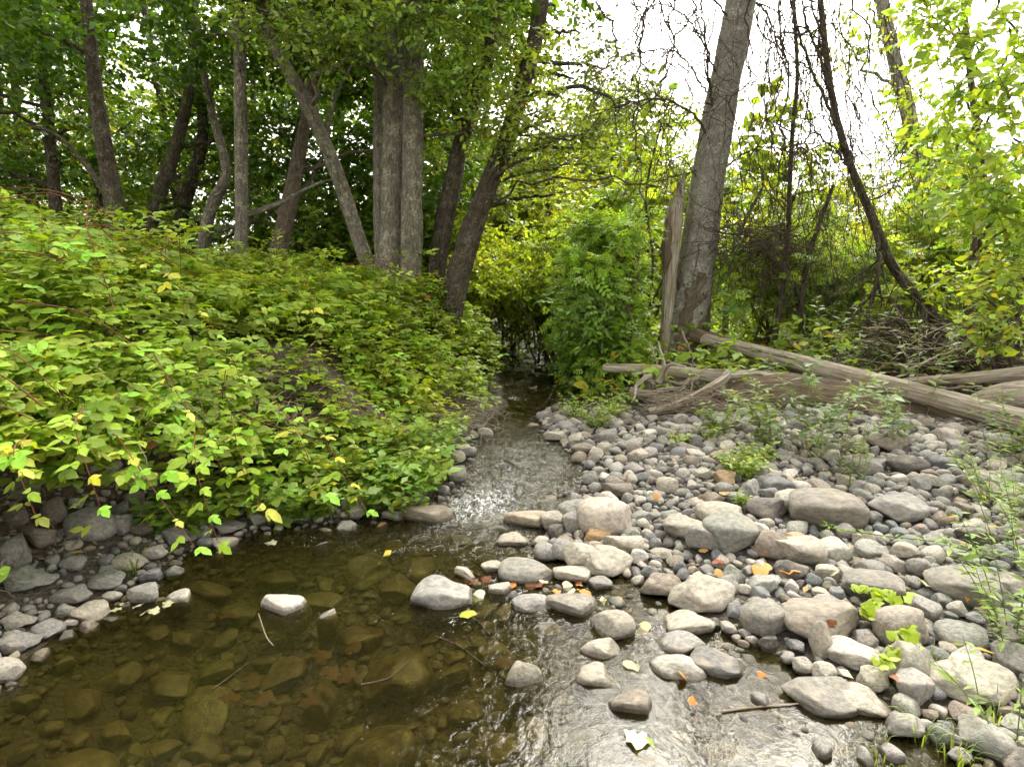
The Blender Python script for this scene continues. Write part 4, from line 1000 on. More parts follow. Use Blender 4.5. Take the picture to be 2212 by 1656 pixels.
for k in range(11):      # younger trunks deeper in
    x = [-12.5, -10.8, -9.3, -8.0, -6.9, -5.6, -4.6, -3.4, -2.2, -1.2, -6.2][k]; y = RT.uniform(11.5, 16.5); g = land_z(x, y); ln_ = RT.normal(0, .25)
    pts = spline([[x, y, g - .2], [x + ln_ * 1.2 + RT.normal(0, .2), y, g + 2.2], [x + ln_ * 2.2, y + RT.normal(0, .3), g + 5], [x + ln_ * 2.8, y, g + 9]], 50)
    lefts_t.append(Tree('young_alder', 'slender shaded trunk deep inside the dark wood', [(pts, np.linspace(RT.uniform(.09, .15), .03, 50))], [MAT_BARK_DARK, MAT_BARK_BROWN][k % 2], group='slender trunks deep in the wood', sides=12))
def lcond(p):
    if p[2] < 4.7 and p[1] < 9.4: return False
    if p[0] > -1.2 and p[2] < 3.0: return False
    return p[0] > -1.02 * p[1] - 2.2
blobs = boxblobs(350, (-17, .6), (6.6, 17), (2.2, 9.2), .95, lcond)
low = boxblobs(140, (-15, -.6), (10, 17), (.9, 2.6), .8, lambda p: p[0] > -1.0 * p[1] - 1)
tr_xy = [np.array([t.path[len(t.path) // 2][0], t.path[len(t.path) // 2][1]]) for t in lefts_t]
assign = {}
for q in blobs + low:
    k = int(np.argmin([np.linalg.norm(q[0][:2] - t) + RT.random() * 1.2 for t in tr_xy])); assign.setdefault(k, []).append(q)
for k, t in enumerate(lefts_t):
    for m_, q in enumerate(assign.get(k, [])):
        hi = q[0][2]; far = q[0][1] > 12
        c = FOREST_MID if (hi < 2.7 or RT.random() < .25) else FOREST_DARK
        if far and RT.random() < .4: c = (.17, .24, .03)
        nt = 78 if hi < 6.0 else 20  # sparse upper crown, mostly out of view, put in for shade and reflections
        t.crown([q], nt, 13, .5, L_DIAMOND, .098 if hi < 6.2 else .15, c, .12, .3, .004, twig_r=.0035 if m_ % 2 else 0, branch=hi < 7 and m_ % 3 != 2)
# arching bare limbs seen under the canopy
for (k, pts) in [(3, [(236, 430), (180, 350), (120, 290), (60, 270)]), (2, [(640, 375), (700, 355), (760, 330), (860, 322)]), (2, [(620, 450), (660, 410), (700, 330)]), (0, [(523, 470), (600, 440), (680, 400), (730, 385)]), (7, [(470, 500), (540, 480), (610, 455)]),
                  (5, [(340, 440), (390, 420), (430, 340)]), (6, [(420, 470), (470, 520), (560, 470), (640, 450)]), (0, [(523, 540), (480, 560), (440, 610)]), (1, [(700, 320), (720, 220), (760, 140)])]:
    t = lefts_t[k]; Yd = float(t.path[20][1]) + .1; q = spline([at_depth(u, v, Yd + i * .15) for i, (u, v) in enumerate(pts)], 24); b = Buf()
    tube(b, q, np.linspace(.045, .014, 24), 8, .1, 10, cap=False); b.obj('branch', t.mat, t.o)
for t in lefts_t: t.done()

# -- twin grey trunks and the two leaning trunks over the creek
twin = Tree('twin_trunk_tree', 'big grey tree with fused twin trunks and a darker third stem', [
    trunk_path([(843, 600), (845, 450), (849, 300), (850, 150), (846, -40)], [50, 47, 46, 44, 42], 7.65, 10, 90),
    trunk_path([(887, 600), (889, 450), (892, 300), (893, 150), (890, -40)], [46, 45, 44, 40, 38], 7.5, 10, 90),
    trunk_path([(826, 600), (823, 450), (822, 300), (824, 150), (818, -40)], [34, 32, 30, 30, 27], 7.95, 10, 90)], MAT_BARK_GREY, sides=28, rough=.09)
twin.crown([blob(640, 60, 6.6, 95), blob(720, 95, 6.9, 80), blob(780, 30, 6.6, 90), blob(560, 20, 7, 90), blob(700, -60, 6.8, 150), blob(880, 20, 7.0, 55, 45)], 46, 12, .42, L_OVATE, .075, SOFT, .1, .25, .012)
twin.crown(boxblobs(6, (-3.5, 0), (6.2, 9.5), (5.4, 9), 1.0), 34, 11, .5, L_DIAMOND, .15, FOREST_DARK, .1)  # unseen upper leaves, added sparsely for their shade and reflection
twin.branch(at_depth(1250, 293, 7.2), twin.path[int(90 * .35)], .03); twin.branch(at_depth(1010, 130, 7.0), twin.path[int(90 * .5)], .025)
twin.done()
lean1 = Tree('leaning_alder', 'mossy trunk leaning right next to the twin grey trunks', [trunk_path([(930, 660), (950, 540), (972, 420), (998, 300), (1030, 200), (1062, 90), (1085, -40)], [42, 40, 38, 34, 30, 30, 26], 7.9, 9.5, 80)], MAT_BARK_DARK, sides=24, rough=.09)
lean1.crown([blob(960, 70, 7.0, 80), blob(1010, 160, 7.1, 80), blob(950, 200, 7.3, 60), blob(1060, 60, 7.2, 80), blob(1030, 250, 7.3, 70), blob(960, 320, 8.4, 60)], 42, 12, .4, L_OVATE, .078, SOFT, .1, .25, .015)
lean1.done()
lean2 = Tree('leaning_alder', 'thickest leaning trunk bending out over the creek', [trunk_path([(968, 700), (990, 600), (1022, 490), (1060, 390), (1095, 300), (1125, 200), (1155, 90), (1178, -40)], [54, 50, 46, 42, 38, 35, 33, 30], 7.6, 9.5, 90)], MAT_BARK_DARK, sides=28, rough=.10)
lean2.crown([blob(1130, 130, 7.2, 75), blob(1100, 260, 7.0, 80), blob(1190, 260, 7.3, 75), blob(1150, 340, 7.2, 80), blob(1240, 320, 7.6, 80), blob(1080, 420, 8.2, 60), blob(1200, 420, 7.9, 80)], 42, 12, .42, L_OVATE, .080, (.21, .28, .05), .1, .25, .02, .004)
lean2.crown([blob(1250, 70, 8.2, 80), blob(1300, 150, 8.4, 80), blob(1240, 170, 8.3, 70), blob(1350, 230, 8.6, 60), blob(1200, 20, 8.2, 80)], 30, 11, .45, L_OVATE, .072, (.11, .16, .045), .1, .3)
lean2.crown(boxblobs(4, (-1.6, .2), (7.5, 10.5), (5.5, 8.0), .8), 34, 11, .5, L_DIAMOND, .14, FOREST_MID, .1)
for e in [(1430, 405, 7.4), (1300, 360, 7.4), (1260, 290, 7.2), (1180, 235, 7.6)]: lean2.branch(at_depth(*e), None, .022)
lean2.done()

# -- bright young trees and shrubs beyond the bend
def shrub(name, lab, u, v, Yd, stems, blobs, n_twig, per, tl, tpl, ls, col, group=None, mat=None, **kw):
    p = at_depth(u, v, Yd); p[2] = land_z(p[0], p[1]); tr = []
    for s in range(stems):
        e = blobs[s % len(blobs)][0]; a = RT.normal(0, .12, 2); q = spline([p + [a[0], a[1], -.1], p * .5 + e * .5 + [RT.normal(0, .15), RT.normal(0, .15), .1], e], 24); tr.append((q, np.linspace(.028, .008, 24)))
    t = Tree(name, lab, tr, mat or MAT_TWIG, 'shrub' if 'shrub' in name else 'tree', group, 8, .05)
    t.crown(blobs, n_twig, per, tl, tpl, ls, col, branch=False, **kw); return t.done()
CENTRE = [(1010, 620, 9.8, LIME), (1100, 520, 13.5, LIME), (1180, 480, 14.5, LIME), (1275, 620, 10.5, (.15, .24, .035)), (1290, 520, 12, LIME), (1350, 450, 12.5, (.23, .32, .04)), (1400, 560, 11.5, (.2, .3, .04))]
for k, (u, v, Yd, c) in enumerate(CENTRE):
    bl = [blob(u + RT.normal(0, 45), v + RT.uniform(-130, 60), Yd + RT.uniform(-.8, 1.2), RT.uniform(55, 85)) for _ in range(10)]
    shrub('young_tree', 'sunlit lime green young tree crowding the bend beyond the creek' if c is not SHRUB else 'deep green young tree filling the gap above the far creek', u, v + 150, Yd, 4, bl, 60, 12, .42, L_OVATE, .088, c, 'young trees beyond the creek bend' if c is not SHRUB else None, var=.32, yellow=.015)
tall = [(1140, 380, 14), (1260, 400, 14.5), (1370, 330, 15), (1000, 480, 15), (1300, 280, 15), (920, 420, 15), (1060, 560, 14), (1610, 470, 14), (1700, 520, 15), (1480, 500, 14), (1800, 500, 15), (2060, 430, 13)]
for k, (u, v, Yd) in enumerate(tall):
    bl = [blob(u + RT.normal(0, 55), v + RT.uniform(-110, 190), Yd + RT.uniform(-1, 1.5), RT.uniform(55, 85)) for _ in range(15)]
    shrub('slender_tree', 'tall sunlit slender tree behind the leaning trunks', u, v + 250, Yd, 3, bl, 40, 12, .5, L_DIAMOND, .12, [(.23, .32, .035), (.17, .26, .04)][k % 2], 'sunlit slender trees behind the leaning trunks', var=.32, yellow=.01)
for (u, v, Yd, lab) in [(1215, 540, 9.4, 'loose lime shrub rising behind the paired leaflet shrub'), (1370, 470, 9.6, 'tall loose lime shrub filling the gap behind the snag')]:
    bl = [blob(u + RT.normal(0, 55), v + RT.uniform(-120, 110), Yd + RT.uniform(-.5, .6), RT.uniform(30, 55)) for _ in range(13)]
    shrub('lime_shrub', lab, u, v + 200, Yd, 6, bl, 26, 9, .38, L_OVATE, .085, (.32, .43, .05), var=.3, yellow=.02)
for (u, v, Yd, c, lab) in [(1120, 620, 10.8, (.34, .44, .045), 'lime young tree arching low over the far creek bend'), (1190, 690, 10.2, (.26, .38, .05), 'leafy young tree leaning over the far creek from the gravel side')]:
    bl = [blob(u + RT.normal(0, 48), v + RT.uniform(-110, 75), Yd + RT.uniform(-.5, .9), RT.uniform(28, 52)) for _ in range(17)]
    shrub('young_tree', lab, u + 60, v + 200, Yd + .4, 5, bl, 30, 10, .40, L_OVATE, .085, c, var=.3, yellow=.015)
# elder like shrubs on the right of the creek
for k, (u, v, Yd, c, lab) in enumerate([(1312, 690, 7.3, (.25, .39, .06), 'dense deep green shrub with paired leaflets beside the snag'), (1262, 600, 8.4, (.25, .38, .05), 'lighter green shrub leaning over the far creek bend'), (1365, 590, 9.0, (.21, .32, .045), 'upright green shrub standing just behind the snag'),
                                   (1312, 800, 7.2, (.17, .29, .05), 'low dark shrub trailing over the creek beside the gravel bar'), (1310, 815, 7.6, (.2, .33, .05), 'low leafy shrub behind the thin driftwood log')]):
    bl = [blob(RT.uniform(max(u - 95, 1240), min(u + 95, 1375)), v + RT.uniform(-200, 85), Yd + RT.uniform(-.5, 1.0), RT.uniform(20, 46)) for _ in range(21)]
    if k == 3 or k == 5: bl = [(p, r * .8) for p, r in bl]
    if k == 5: bl = [(p, r) for p, r in bl if p[2] > .95]
    shrub('elder_shrub', lab, u, 850, Yd, 9, bl, 22, 8, .40, [L_PINN, L_OVATE][k % 2], [.15, .085][k % 2], c, var=.3, yellow=.006)

# ------------------------------------------------------------------ right bank: pale trunk, snag, logs
RD = np.random.default_rng(37)
pale = Tree('pale_trunk_tree', 'tall pale grey trunk leaning right behind the log jam', [trunk_path([(1462, 800), (1474, 740), (1492, 650), (1508, 560), (1522, 450), (1540, 330), (1562, 200), (1585, 90), (1612, -60)], [124, 98, 82, 76, 72, 68, 66, 64, 62], 7.9, 9.5, 120)], MAT_BARK_PALE, sides=36, rough=.06)
# bark-free strip down its right flank and rough brown bark at the foot
def strip(tree, u_v, w, Yd, name, mat, th=.02):
    pts = [at_depth(u, v, Yd) for u, v in u_v]; q = spline(pts, 40); b = Buf(); tube(b, q, [width_m(w, p) / 2 * k for p, k in zip(q, np.sin(np.linspace(.25, 2.9, 40)) ** .5)], 10, .12, 10, seed=4); b.obj(name, mat, tree.o)
strip(pale, [(1547, 350), (1537, 480), (1524, 600), (1507, 730)], 24, 7.82, 'bare_wood_strip', MAT_DRIFT)
b = Buf(); m_ = (pale.path[:, 2] < 1.75); q, r = pale.path[m_], pale.rad[m_] * np.linspace(1.12, .94, m_.sum()); tube(b, np.array(spline(np.hstack([q, r[:, None]]), 60))[:, :3], spline(np.hstack([q, r[:, None]]), 60)[:, 3], 40, .13, 7, seed=9); b.obj('foot_bark', MAT_BARK_BROWN, pale.o)
def dead_branch(t, pts, r0, mat=None, name='branch', sub=7, dn=.5, Ysp=0.0, slen=.5):
    q = spline([at_depth(*p) for p in pts], 40); q[1:-1] += RD.normal(0, .008, (38, 3)); b = Buf(); tube(b, q, np.linspace(r0, r0 * .3, 40), 6, .1, 20, cap=False)
    for s in range(sub):
        i = RD.integers(8, 39); d = unit(q[min(i + 1, 39)] - q[i - 1]) + RD.normal(0, .7, 3) + [0, 0, -dn]
        w = wander(q[i], d, 9, slen / 9 * RD.uniform(.5, 1.4), .16, (0, 0, -.09 * dn), RD); tube(b, w, np.linspace(r0 * .45, .0012, 10), 4, cap=False)
        for z in range(2):
            i2 = RD.integers(3, 9); w2 = wander(w[i2], RD.normal(0, 1, 3) + [0, 0, -dn], 7, slen / 14, .2, (0, 0, -.1 * dn), RD); tube(b, w2, np.linspace(r0 * .22, .001, 8), 3, cap=False)
    return b.obj(name, mat or MAT_TWIG, t.o if hasattr(t, 'o') else t)
for pts, r0 in [([(1545, 330, 7.9), (1500, 250, 7.7), (1430, 215, 7.5), (1350, 225, 7.4), (1280, 250, 7.3)], .020), ([(1552, 300, 7.9), (1535, 200, 7.7), (1525, 100, 7.5), (1510, -40, 7.3)], .022), ([(1525, 200, 7.7), (1470, 120, 7.5), (1400, 110, 7.3), (1330, 150, 7.2)], .013),
                ([(1555, 370, 8), (1630, 320, 8), (1700, 325, 8), (1760, 340, 8.1)], .014), ([(1600, 30, 8), (1640, 10, 8), (1680, 80, 8.1), (1740, 160, 8.2)], .018), ([(1565, 200, 7.9), (1500, 60, 7.6), (1430, 10, 7.4), (1370, 40, 7.2)], .014),
                ([(1530, 420, 7.9), (1470, 340, 7.7), (1420, 400, 7.5), (1370, 520, 7.3)], .010), ([(1590, 60, 7.9), (1520, -20, 7.6), (1440, -20, 7.3), (1380, 60, 7.1), (1360, 200, 7.0)], .014), ([(1540, 360, 7.9), (1460, 380, 7.8), (1370, 400, 7.7), (1290, 380, 7.6)], .012)]:
    dead_branch(pale, pts, r0, sub=16, dn=.55, slen=.7)
pale.crown(boxblobs(5, (2.6, 4.6), (8, 10), (7.6, 9.6), .7), 14, 9, .5, L_HEART, .12, (.13, .19, .03))
tw_ = Buf()                                    # fine drooping twig ends against the sky
for k in range(130):
    p = at_depth(RD.uniform(1270, 1620), RD.uniform(-60, 300), RD.uniform(7.0, 8.2)); w = wander(p, RD.normal(0, 1, 3) * [1, .5, .4] + [-.2, 0, -.2], 14, .065, .13, (0, 0, -.07), RD); tube(tw_, w, np.linspace(RD.uniform(.0025, .006), .0012, 15), 4, cap=False)
    for z in range(3): i2 = RD.integers(2, 13); w2 = wander(w[i2], RD.normal(0, 1, 3) + [0, 0, -.5], 8, .045, .2, (0, 0, -.1), RD); tube(tw_, w2, np.linspace(.002, .001, 9), 3, cap=False)
tag(tw_.obj('twigs', MAT_TWIG, pale.o), kind='stuff')
pale.done()

# snag: broken dead stem with a splintered top
sg = thing('dead_snag', (*at_depth(1440, 760, 7.7)[:2], land_z(*at_depth(1440, 760, 7.7)[:2])), 'broken dead stem with splintered top beside the pale trunk', 'snag')
q, r = trunk_path([(1430, 800), (1438, 720), (1445, 620), (1450, 540), (1456, 470), (1462, 430)], [22, 22, 30, 34, 36, 28], 7.6, None, 60); b = Buf(); tube(b, q, r, 20, .14, 10, seed=3); b.obj('stem', MAT_DRIFT, sg)
for (u0, v0, u1, v1, w) in [(1470, 460, 1478, 352, 17), (1458, 470, 1466, 385, 16), (1448, 490, 1450, 440, 14), (1474, 440, 1480, 375, 8)]:
    q = spline([at_depth(u0, v0, 7.6), at_depth((u0 + u1) / 2, (v0 + v1) / 2, 7.6), at_depth(u1, v1, 7.62)], 14); b = Buf(); tube(b, q, np.linspace(width_m(w, q[0]) / 2, .004, 14), 8, .15, 14, seed=u0); b.obj('splinter', MAT_DRIFT, sg)
b = Buf(); q = spline([at_depth(1444, 470, 7.52), at_depth(1440, 540, 7.5), at_depth(1436, 590, 7.52)], 20); tube(b, q, np.sin(np.linspace(.3, 2.9, 20)) * .06, 12, .35, 14, seed=6); b.obj('rotten_bark', MAT_DRIFT_BROWN, sg)

def log(name, lab, pts, widths, mat, seed=0, sides=30, rough=.07, n=90, knots=(), flare=None, cat='log'):
    P_ = [at_depth(*p) for p in pts]; R_ = [width_m(w, p) / 2 for w, p in zip(widths, P_)]
    a = spline(np.hstack([np.array(P_), np.array(R_)[:, None]]), n); c = a[:, :3].mean(0); t = thing(name, (c[0], c[1], land_z(c[0], c[1])), lab, cat)
    b = Buf(); tube(b, a[:, :3], a[:, 3], sides, rough, 5, seed=seed, flute=.03); b.obj('trunk', mat, t)
    for (f, dx, dz, L, r) in knots:
        i = int(f * (n - 1)); s0 = a[i, :3]; e = s0 + np.array([dx, -.3, dz]) * L; b = Buf(); tube(b, spline([s0, (s0 + e) / 2 + RD.normal(0, .02, 3), e], 10), np.linspace(r, r * .5, 10), 8, .15, 15); b.obj('branch_stub', mat, t)
    return t, a
t_log, a_log = log('fallen_log', 'long smooth grey fallen log propped on the pale trunk and slanting down', [(1505, 728, 7.5), (1600, 752, 6.9), (1750, 790, 6.05), (1900, 828, 5.35), (2050, 868, 4.8), (2180, 905, 4.4), (2330, 945, 4.0)], [27, 31, 37, 42, 48, 58, 76], MAT_DRIFT, 2,
    knots=[(.30, .3, .9, .05, .018), (.55, -.2, 1, .03, .02)])
b = Buf(); q = spline([at_depth(1495, 722, 7.5), at_depth(1530, 733, 7.35), at_depth(1570, 745, 7.1)], 16); tube(b, q, np.linspace(.093, .088, 16) , 16, .2, 10, seed=8); b.obj('bark_remnant', MAT_DRIFT_BROWN, t_log)
low_log, a_low = log('lower_log', 'weathered brown log lying on the gravel under the slanting log', [(1552, 870, 5.95), (1585, 864, 5.9), (1660, 858, 5.75), (1800, 868, 5.55), (1950, 892, 5.2), (2100, 918, 4.9), (2300, 945, 4.6)], [26, 66, 96, 98, 88, 78, 70], MAT_DRIFT_BROWN, 5, rough=.16, knots=[(.18, -.3, -.4, .10, .03), (.27, -.1, -.9, .08, .02)])
thin_log, _ = log('thin_log', 'thin grey driftwood log lying level before the pale trunk foot', [(1303, 794, 6.5), (1370, 797, 6.4), (1450, 803, 6.25), (1540, 812, 6.1), (1640, 822, 5.95), (1720, 832, 5.8)], [17, 22, 26, 30, 40, 50], MAT_DRIFT, 7, rough=.12, knots=[(.05, -.6, .9, .08, .012)])
back_log, _ = log('back_log', 'second grey log lying behind the slanting log', [(1840, 835, 5.9), (2000, 822, 5.5), (2120, 815, 5.25), (2290, 800, 5.0)], [14, 20, 27, 36], MAT_DRIFT, 11)
butt, _ = log('log_butt', 'thick pale log end beside the upper logs', [(2085, 868, 4.75), (2160, 855, 4.6), (2300, 850, 4.4)], [16, 50, 80], MAT_DRIFT, 13)
short_log, _ = log('short_log', 'short pale log stub poking from the root tangle', [(1362, 845, 6.2), (1420, 858, 6.05), (1480, 870, 5.9)], [20, 26, 30], MAT_DRIFT, 17, cat='log')
crook, _ = log('crooked_branch', 'crooked pale dead branch sloping against the root tangle', [(1402, 888, 5.5), (1450, 878, 5.5), (1510, 850, 5.55), (1560, 822, 5.6), (1575, 800, 5.65)], [14, 17, 16, 20, 12], MAT_DRIFT, 19, cat='branch')
# root tangle: knobbly mass and twig heap
rm = thing('root_tangle', (*at_depth(1480, 850, 6.0)[:2], land_z(*at_depth(1480, 850, 6.0)[:2])), 'knobbly mass of driftwood roots under the thin log', 'roots')
for k in range(30):
    p = at_depth(RD.uniform(1395, 1600), RD.uniform(812, 885), RD.uniform(5.8, 6.2)); w = wander(p, RD.normal(0, 1, 3) * [1, .5, .4], 9, .05, .2, rng=RD); b = Buf(); tube(b, spline(w, 24), np.linspace(RD.uniform(.02, .045), .008, 24), 10, .25, 12, seed=k); b.obj('root', MAT_DRIFT_BROWN if k % 2 else MAT_DRIFT, rm)
def heap(name, lab, n, us, vs_, Ys, L, r, mat, flat=.3):
    b = Buf()
    for k in range(n):
        p = at_depth(RD.uniform(*us), RD.uniform(*vs_), RD.uniform(*Ys)); p[2] = max(p[2], land_z(p[0], p[1]) + .015)
        d = RD.normal(0, 1, 3) * [1, .6, flat]; w = wander(p - unit(d) * L * .4, d, 7, L / 8 * RD.uniform(.5, 1.4), .13, (0, 0, -.02), RD); rr = r * RD.uniform(.4, 1.3); tube(b, w, np.linspace(rr, rr * .35, 8), 5, cap=False)
    return tag(b.obj(name, mat), lab, 'twigs', kind='stuff')
heap('twig_heap', 'heap of thin dead twigs below the root tangle', 340, (1400, 1650), (845, 915), (5.3, 5.9), .45, .005, MAT_STICK, .2)
heap('brush_pile', 'dark pile of dead brush and roots behind the back log', 520, (1880, 2330), (690, 840), (5.9, 7.0), .8, .008, MAT_BARK_DARK, .35)
heap('brush_pile', 'sun bleached sticks scattered over the dark brush pile', 110, (1880, 2300), (700, 830), (5.7, 6.2), .7, .007, MAT_STICK, .25)
heap('flood_wrack', 'loose dead sticks and litter at the foot of the left bank by the creek', 130, (900, 1090), (880, 960), (4.9, 6.2), .35, .005, MAT_STICK, .2)
# single sticks leaning and lying about
for k, (pts, r0, lab) in enumerate([
    ([(1405, 745, 6.9), (1418, 780, 6.4), (1432, 818, 6.2)], .012, 'straight pale stick leaning on the pale trunk foot'), ([(1473, 715, 6.6), (1490, 755, 6.4), (1502, 790, 6.25)], .012, 'yellowish stick standing before the pale trunk foot'),
    ([(1440, 780, 6.1), (1470, 785, 6.1), (1520, 790, 6.1)], .010, 'bent pale stick resting on the thin log'), ([(1490, 800, 6.0), (1496, 850, 5.7), (1508, 905, 5.4)], .010, 'thin stick hanging down over the twig heap'),
    ([(1535, 790, 6.0), (1500, 812, 5.9), (1480, 830, 5.8)], .008, 'short pale stick crossing the thin log'), ([(1520, 852, 5.6), (1590, 885, 5.35), (1640, 905, 5.2), (1700, 932, 5.05)], .010, 'long dead stick lying from root tangle to cobbles'),
    ([(1880, 910, 4.9), (1878, 945, 4.7), (1872, 975, 4.5)], .014, 'pale broken stub standing below the slanting log'), ([(1960, 800, 5.6), (2050, 760, 5.7), (2120, 740, 5.8)], .013, 'long bleached stick lying on the dark brush pile'),
    ([(2020, 845, 5.3), (2080, 835, 5.2), (2160, 838, 5.1)], .014, 'grey stick lying between the two upper logs'), ([(1155, 898, 6.0), (1180, 868, 6.0), (1200, 835, 6.0)], .012, 'dark stick slanting up out of the creek'),
    ([(1040, 925, 5.4), (1068, 890, 5.5), (1075, 855, 5.6)], .011, 'curved pale driftwood stick on the left creek edge'), ([(1000, 905, 5.4), (1030, 880, 5.5), (1045, 860, 5.6)], .009, 'short pale driftwood stick on the left creek edge'),
    ([(1000, 850, 5.6), (1030, 862, 5.5), (1060, 880, 5.4)], .012, 'thick dead stick poking from dark brambles at the creek'), ([(1185, 895, 5.9), (1240, 885, 5.9), (1290, 868, 5.9)], .016, 'brown driftwood branch behind the leafy clump')]):
    P_ = [at_depth(*p) for p in pts]; t = Buf(); q = spline(P_, 20); q[1:-1] += RD.normal(0, .006, (18, 3)); tube(t, q, np.linspace(r0, r0 * .5, 20), 7, .15, 25, seed=k)
    tag(t.obj('dead_stick', MAT_BARK_DARK if 'dark stick' in lab else MAT_STICK), lab, 'stick')

# ------------------------------------------------------------------ right wood: vine hung stems, saplings, thicket
vt = Tree('vine_hung_tree', 'dark crooked trunk hung with dead vines leaning over the brush pile', [trunk_path([(2010, 680), (1985, 650), (1925, 570), (1888, 480), (1850, 390), (1822, 310), (1800, 220), (1785, 120), (1768, -40)], [24, 22, 19, 17, 15, 14, 13, 12, 11], 6.9, 8, 90)], MAT_BARK_DARK, rough=.12)
for pts, r0 in [([(1830, 340, 6.9), (1790, 230, 6.8), (1745, 130, 6.8), (1712, 20, 6.7), (1700, -60, 6.7)], .022), ([(1888, 480, 6.9), (1900, 560, 6.7), (1880, 660, 6.6), (1872, 720, 6.5)], .03), ([(1800, 220, 6.9), (1770, 120, 6.8), (1740, 40, 6.7), (1735, -40, 6.7)], .02), ([(1920, 565, 6.9), (1960, 620, 6.7), (1990, 680, 6.6), (2000, 760, 6.5)], .018),
                ([(1845, 380, 6.9), (1810, 330, 6.8), (1760, 280, 6.8), (1735, 200, 6.7)], .016), ([(1880, 700, 6.5), (1910, 690, 6.4), (1960, 700, 6.3), (2010, 730, 6.2)], .02), ([(1890, 640, 6.6), (1930, 650, 6.5), (1950, 690, 6.4), (1930, 730, 6.3)], .015), ([(1870, 440, 6.9), (1930, 400, 7.0), (1960, 300, 7.1), (2010, 270, 7.2)], .012)]:
    dead_branch(vt, pts, r0, MAT_BARK_DARK, sub=14, dn=.9, slen=.55)
vt.done()
for k, (lab, uv, w, Yd, mt, top) in enumerate([
    ('distant pale leaning trunk standing against the white sky', [(2012, 520), (2000, 470), (1985, 380), (1965, 260), (1942, 170), (1918, 70), (1895, -40)], [36, 34, 30, 30, 28, 26, 26], 13, MAT_BARK_PALE, 11),
    ('slim brown sapling trunk rising behind the brush pile', [(2090, 690), (2098, 620), (2108, 520), (2120, 420), (2118, 330), (2105, 240), (2092, 120), (2080, -40)], [20, 19, 18, 19, 15, 13, 12, 10], 6.6, MAT_BARK_BROWN, 7),
    ('slim dark stem hung with vines beside the pale trunk', [(1668, 760), (1688, 640), (1702, 500), (1706, 400), (1712, 280), (1722, 160), (1712, -40)], [11, 11, 10, 9, 9, 8, 7], 7.6, MAT_BARK_DARK, 8),
    ('thin grey stem just behind the pale trunk', [(1565, 750), (1568, 680), (1575, 600), (1600, 500), (1650, 400)], [14, 13, 11, 8, 6], 8.4, MAT_BARK_GREY, None),
    ('forked dark stem among the vines', [(1735, 760), (1730, 660), (1745, 560), (1775, 470), (1800, 400)], [13, 12, 11, 9, 7], 7.8, MAT_BARK_DARK, None)]):
    t = Tree('sapling', lab, [trunk_path(uv, w, Yd, top)], mt, sides=14)
    if k == 1:
        bl = [blob(2040, 60, 5.6, 70), blob(2110, 100, 5.3, 80), blob(2180, 60, 5.2, 80), blob(2060, 180, 5.5, 60), blob(2130, 220, 5.3, 70), blob(2190, 300, 5.2, 70), blob(2060, 280, 5.8, 50), blob(2150, 380, 5.4, 60), blob(2210, 180, 5.0, 80), blob(1990, 30, 5.8, 60), blob(2200, 460, 5.3, 60), blob(2100, -50, 5.4, 110), blob(2150, 480, 5.6, 70), blob(2080, 420, 6, 60), blob(2190, 560, 5.3, 60), blob(2040, 350, 6.2, 60)]
        t.crown(bl, 20, 9, .42, L_OVATE, .098, (.25, .37, .06), .2, .25, .015, twig_r=.003)
        pos, ax, nr, _, _ = sprays(RT, np.array([q_[0] for q_ in bl]), np.array([q_[1] for q_ in bl]) * .8, 1, 9, .4, .25)
        bb = Buf(); leaves(bb, leaf_ovate(.30, .2, 3), np.zeros((1, 3)), np.array([[0, 1.0, 0]]), np.array([[0, 0, 1.0]]), 1.0, np.array([[.26, .38, .05]])); me_ = bb.mesh('leaf', MAT_LEAF)
        for q_ in range(len(pos)): leaf_obj(t.o, me_, pos[q_], ax[q_], nr[q_], .115)
    if k == 0: t.crown([blob(1880, 20, 11, 90), blob(1830, 90, 11, 60, 40), blob(1960, 200, 10, 60), blob(1980, 330, 10, 60), blob(1930, 400, 10, 70), blob(1850, 400, 10, 60)], 22, 9, .5, L_OVATE, .11, (.24, .32, .04), .2, .3, .05)
    if k == 2: t.crown([blob(1640, 250, 8, 70, 60), blob(1690, 240, 8.2, 60, 50), blob(1620, 350, 8, 60), blob(1650, 430, 8.3, 70), blob(1740, 330, 8.4, 50), blob(1560, 420, 8.6, 60), blob(1790, 420, 8.6, 60)], 10, 8, .4, L_HEART, .105, (.22, .31, .04), .3, .25, .04)
    t.done()
# grape like leaves left of the pale trunk, against the sky
sp = Tree('grape_vine', 'leafy climbing vine hanging between the pale trunk and the creek trees', [trunk_path([(1400, 700), (1410, 560), (1395, 430), (1420, 300), (1460, 180)], [6, 5, 5, 4, 3], 8.1, None)], MAT_TWIG, 'vine', sides=8)
sp.crown([blob(1400, 300, 8, 60, 50), blob(1440, 250, 8, 50, 50), blob(1380, 400, 8.2, 60), blob(1430, 430, 8.2, 55), blob(1340, 330, 8.4, 50), blob(1420, 180, 7.9, 40, 30)], 9, 8, .4, L_HEART, .10, (.22, .31, .04), .3, .25, .05, .01); sp.done()
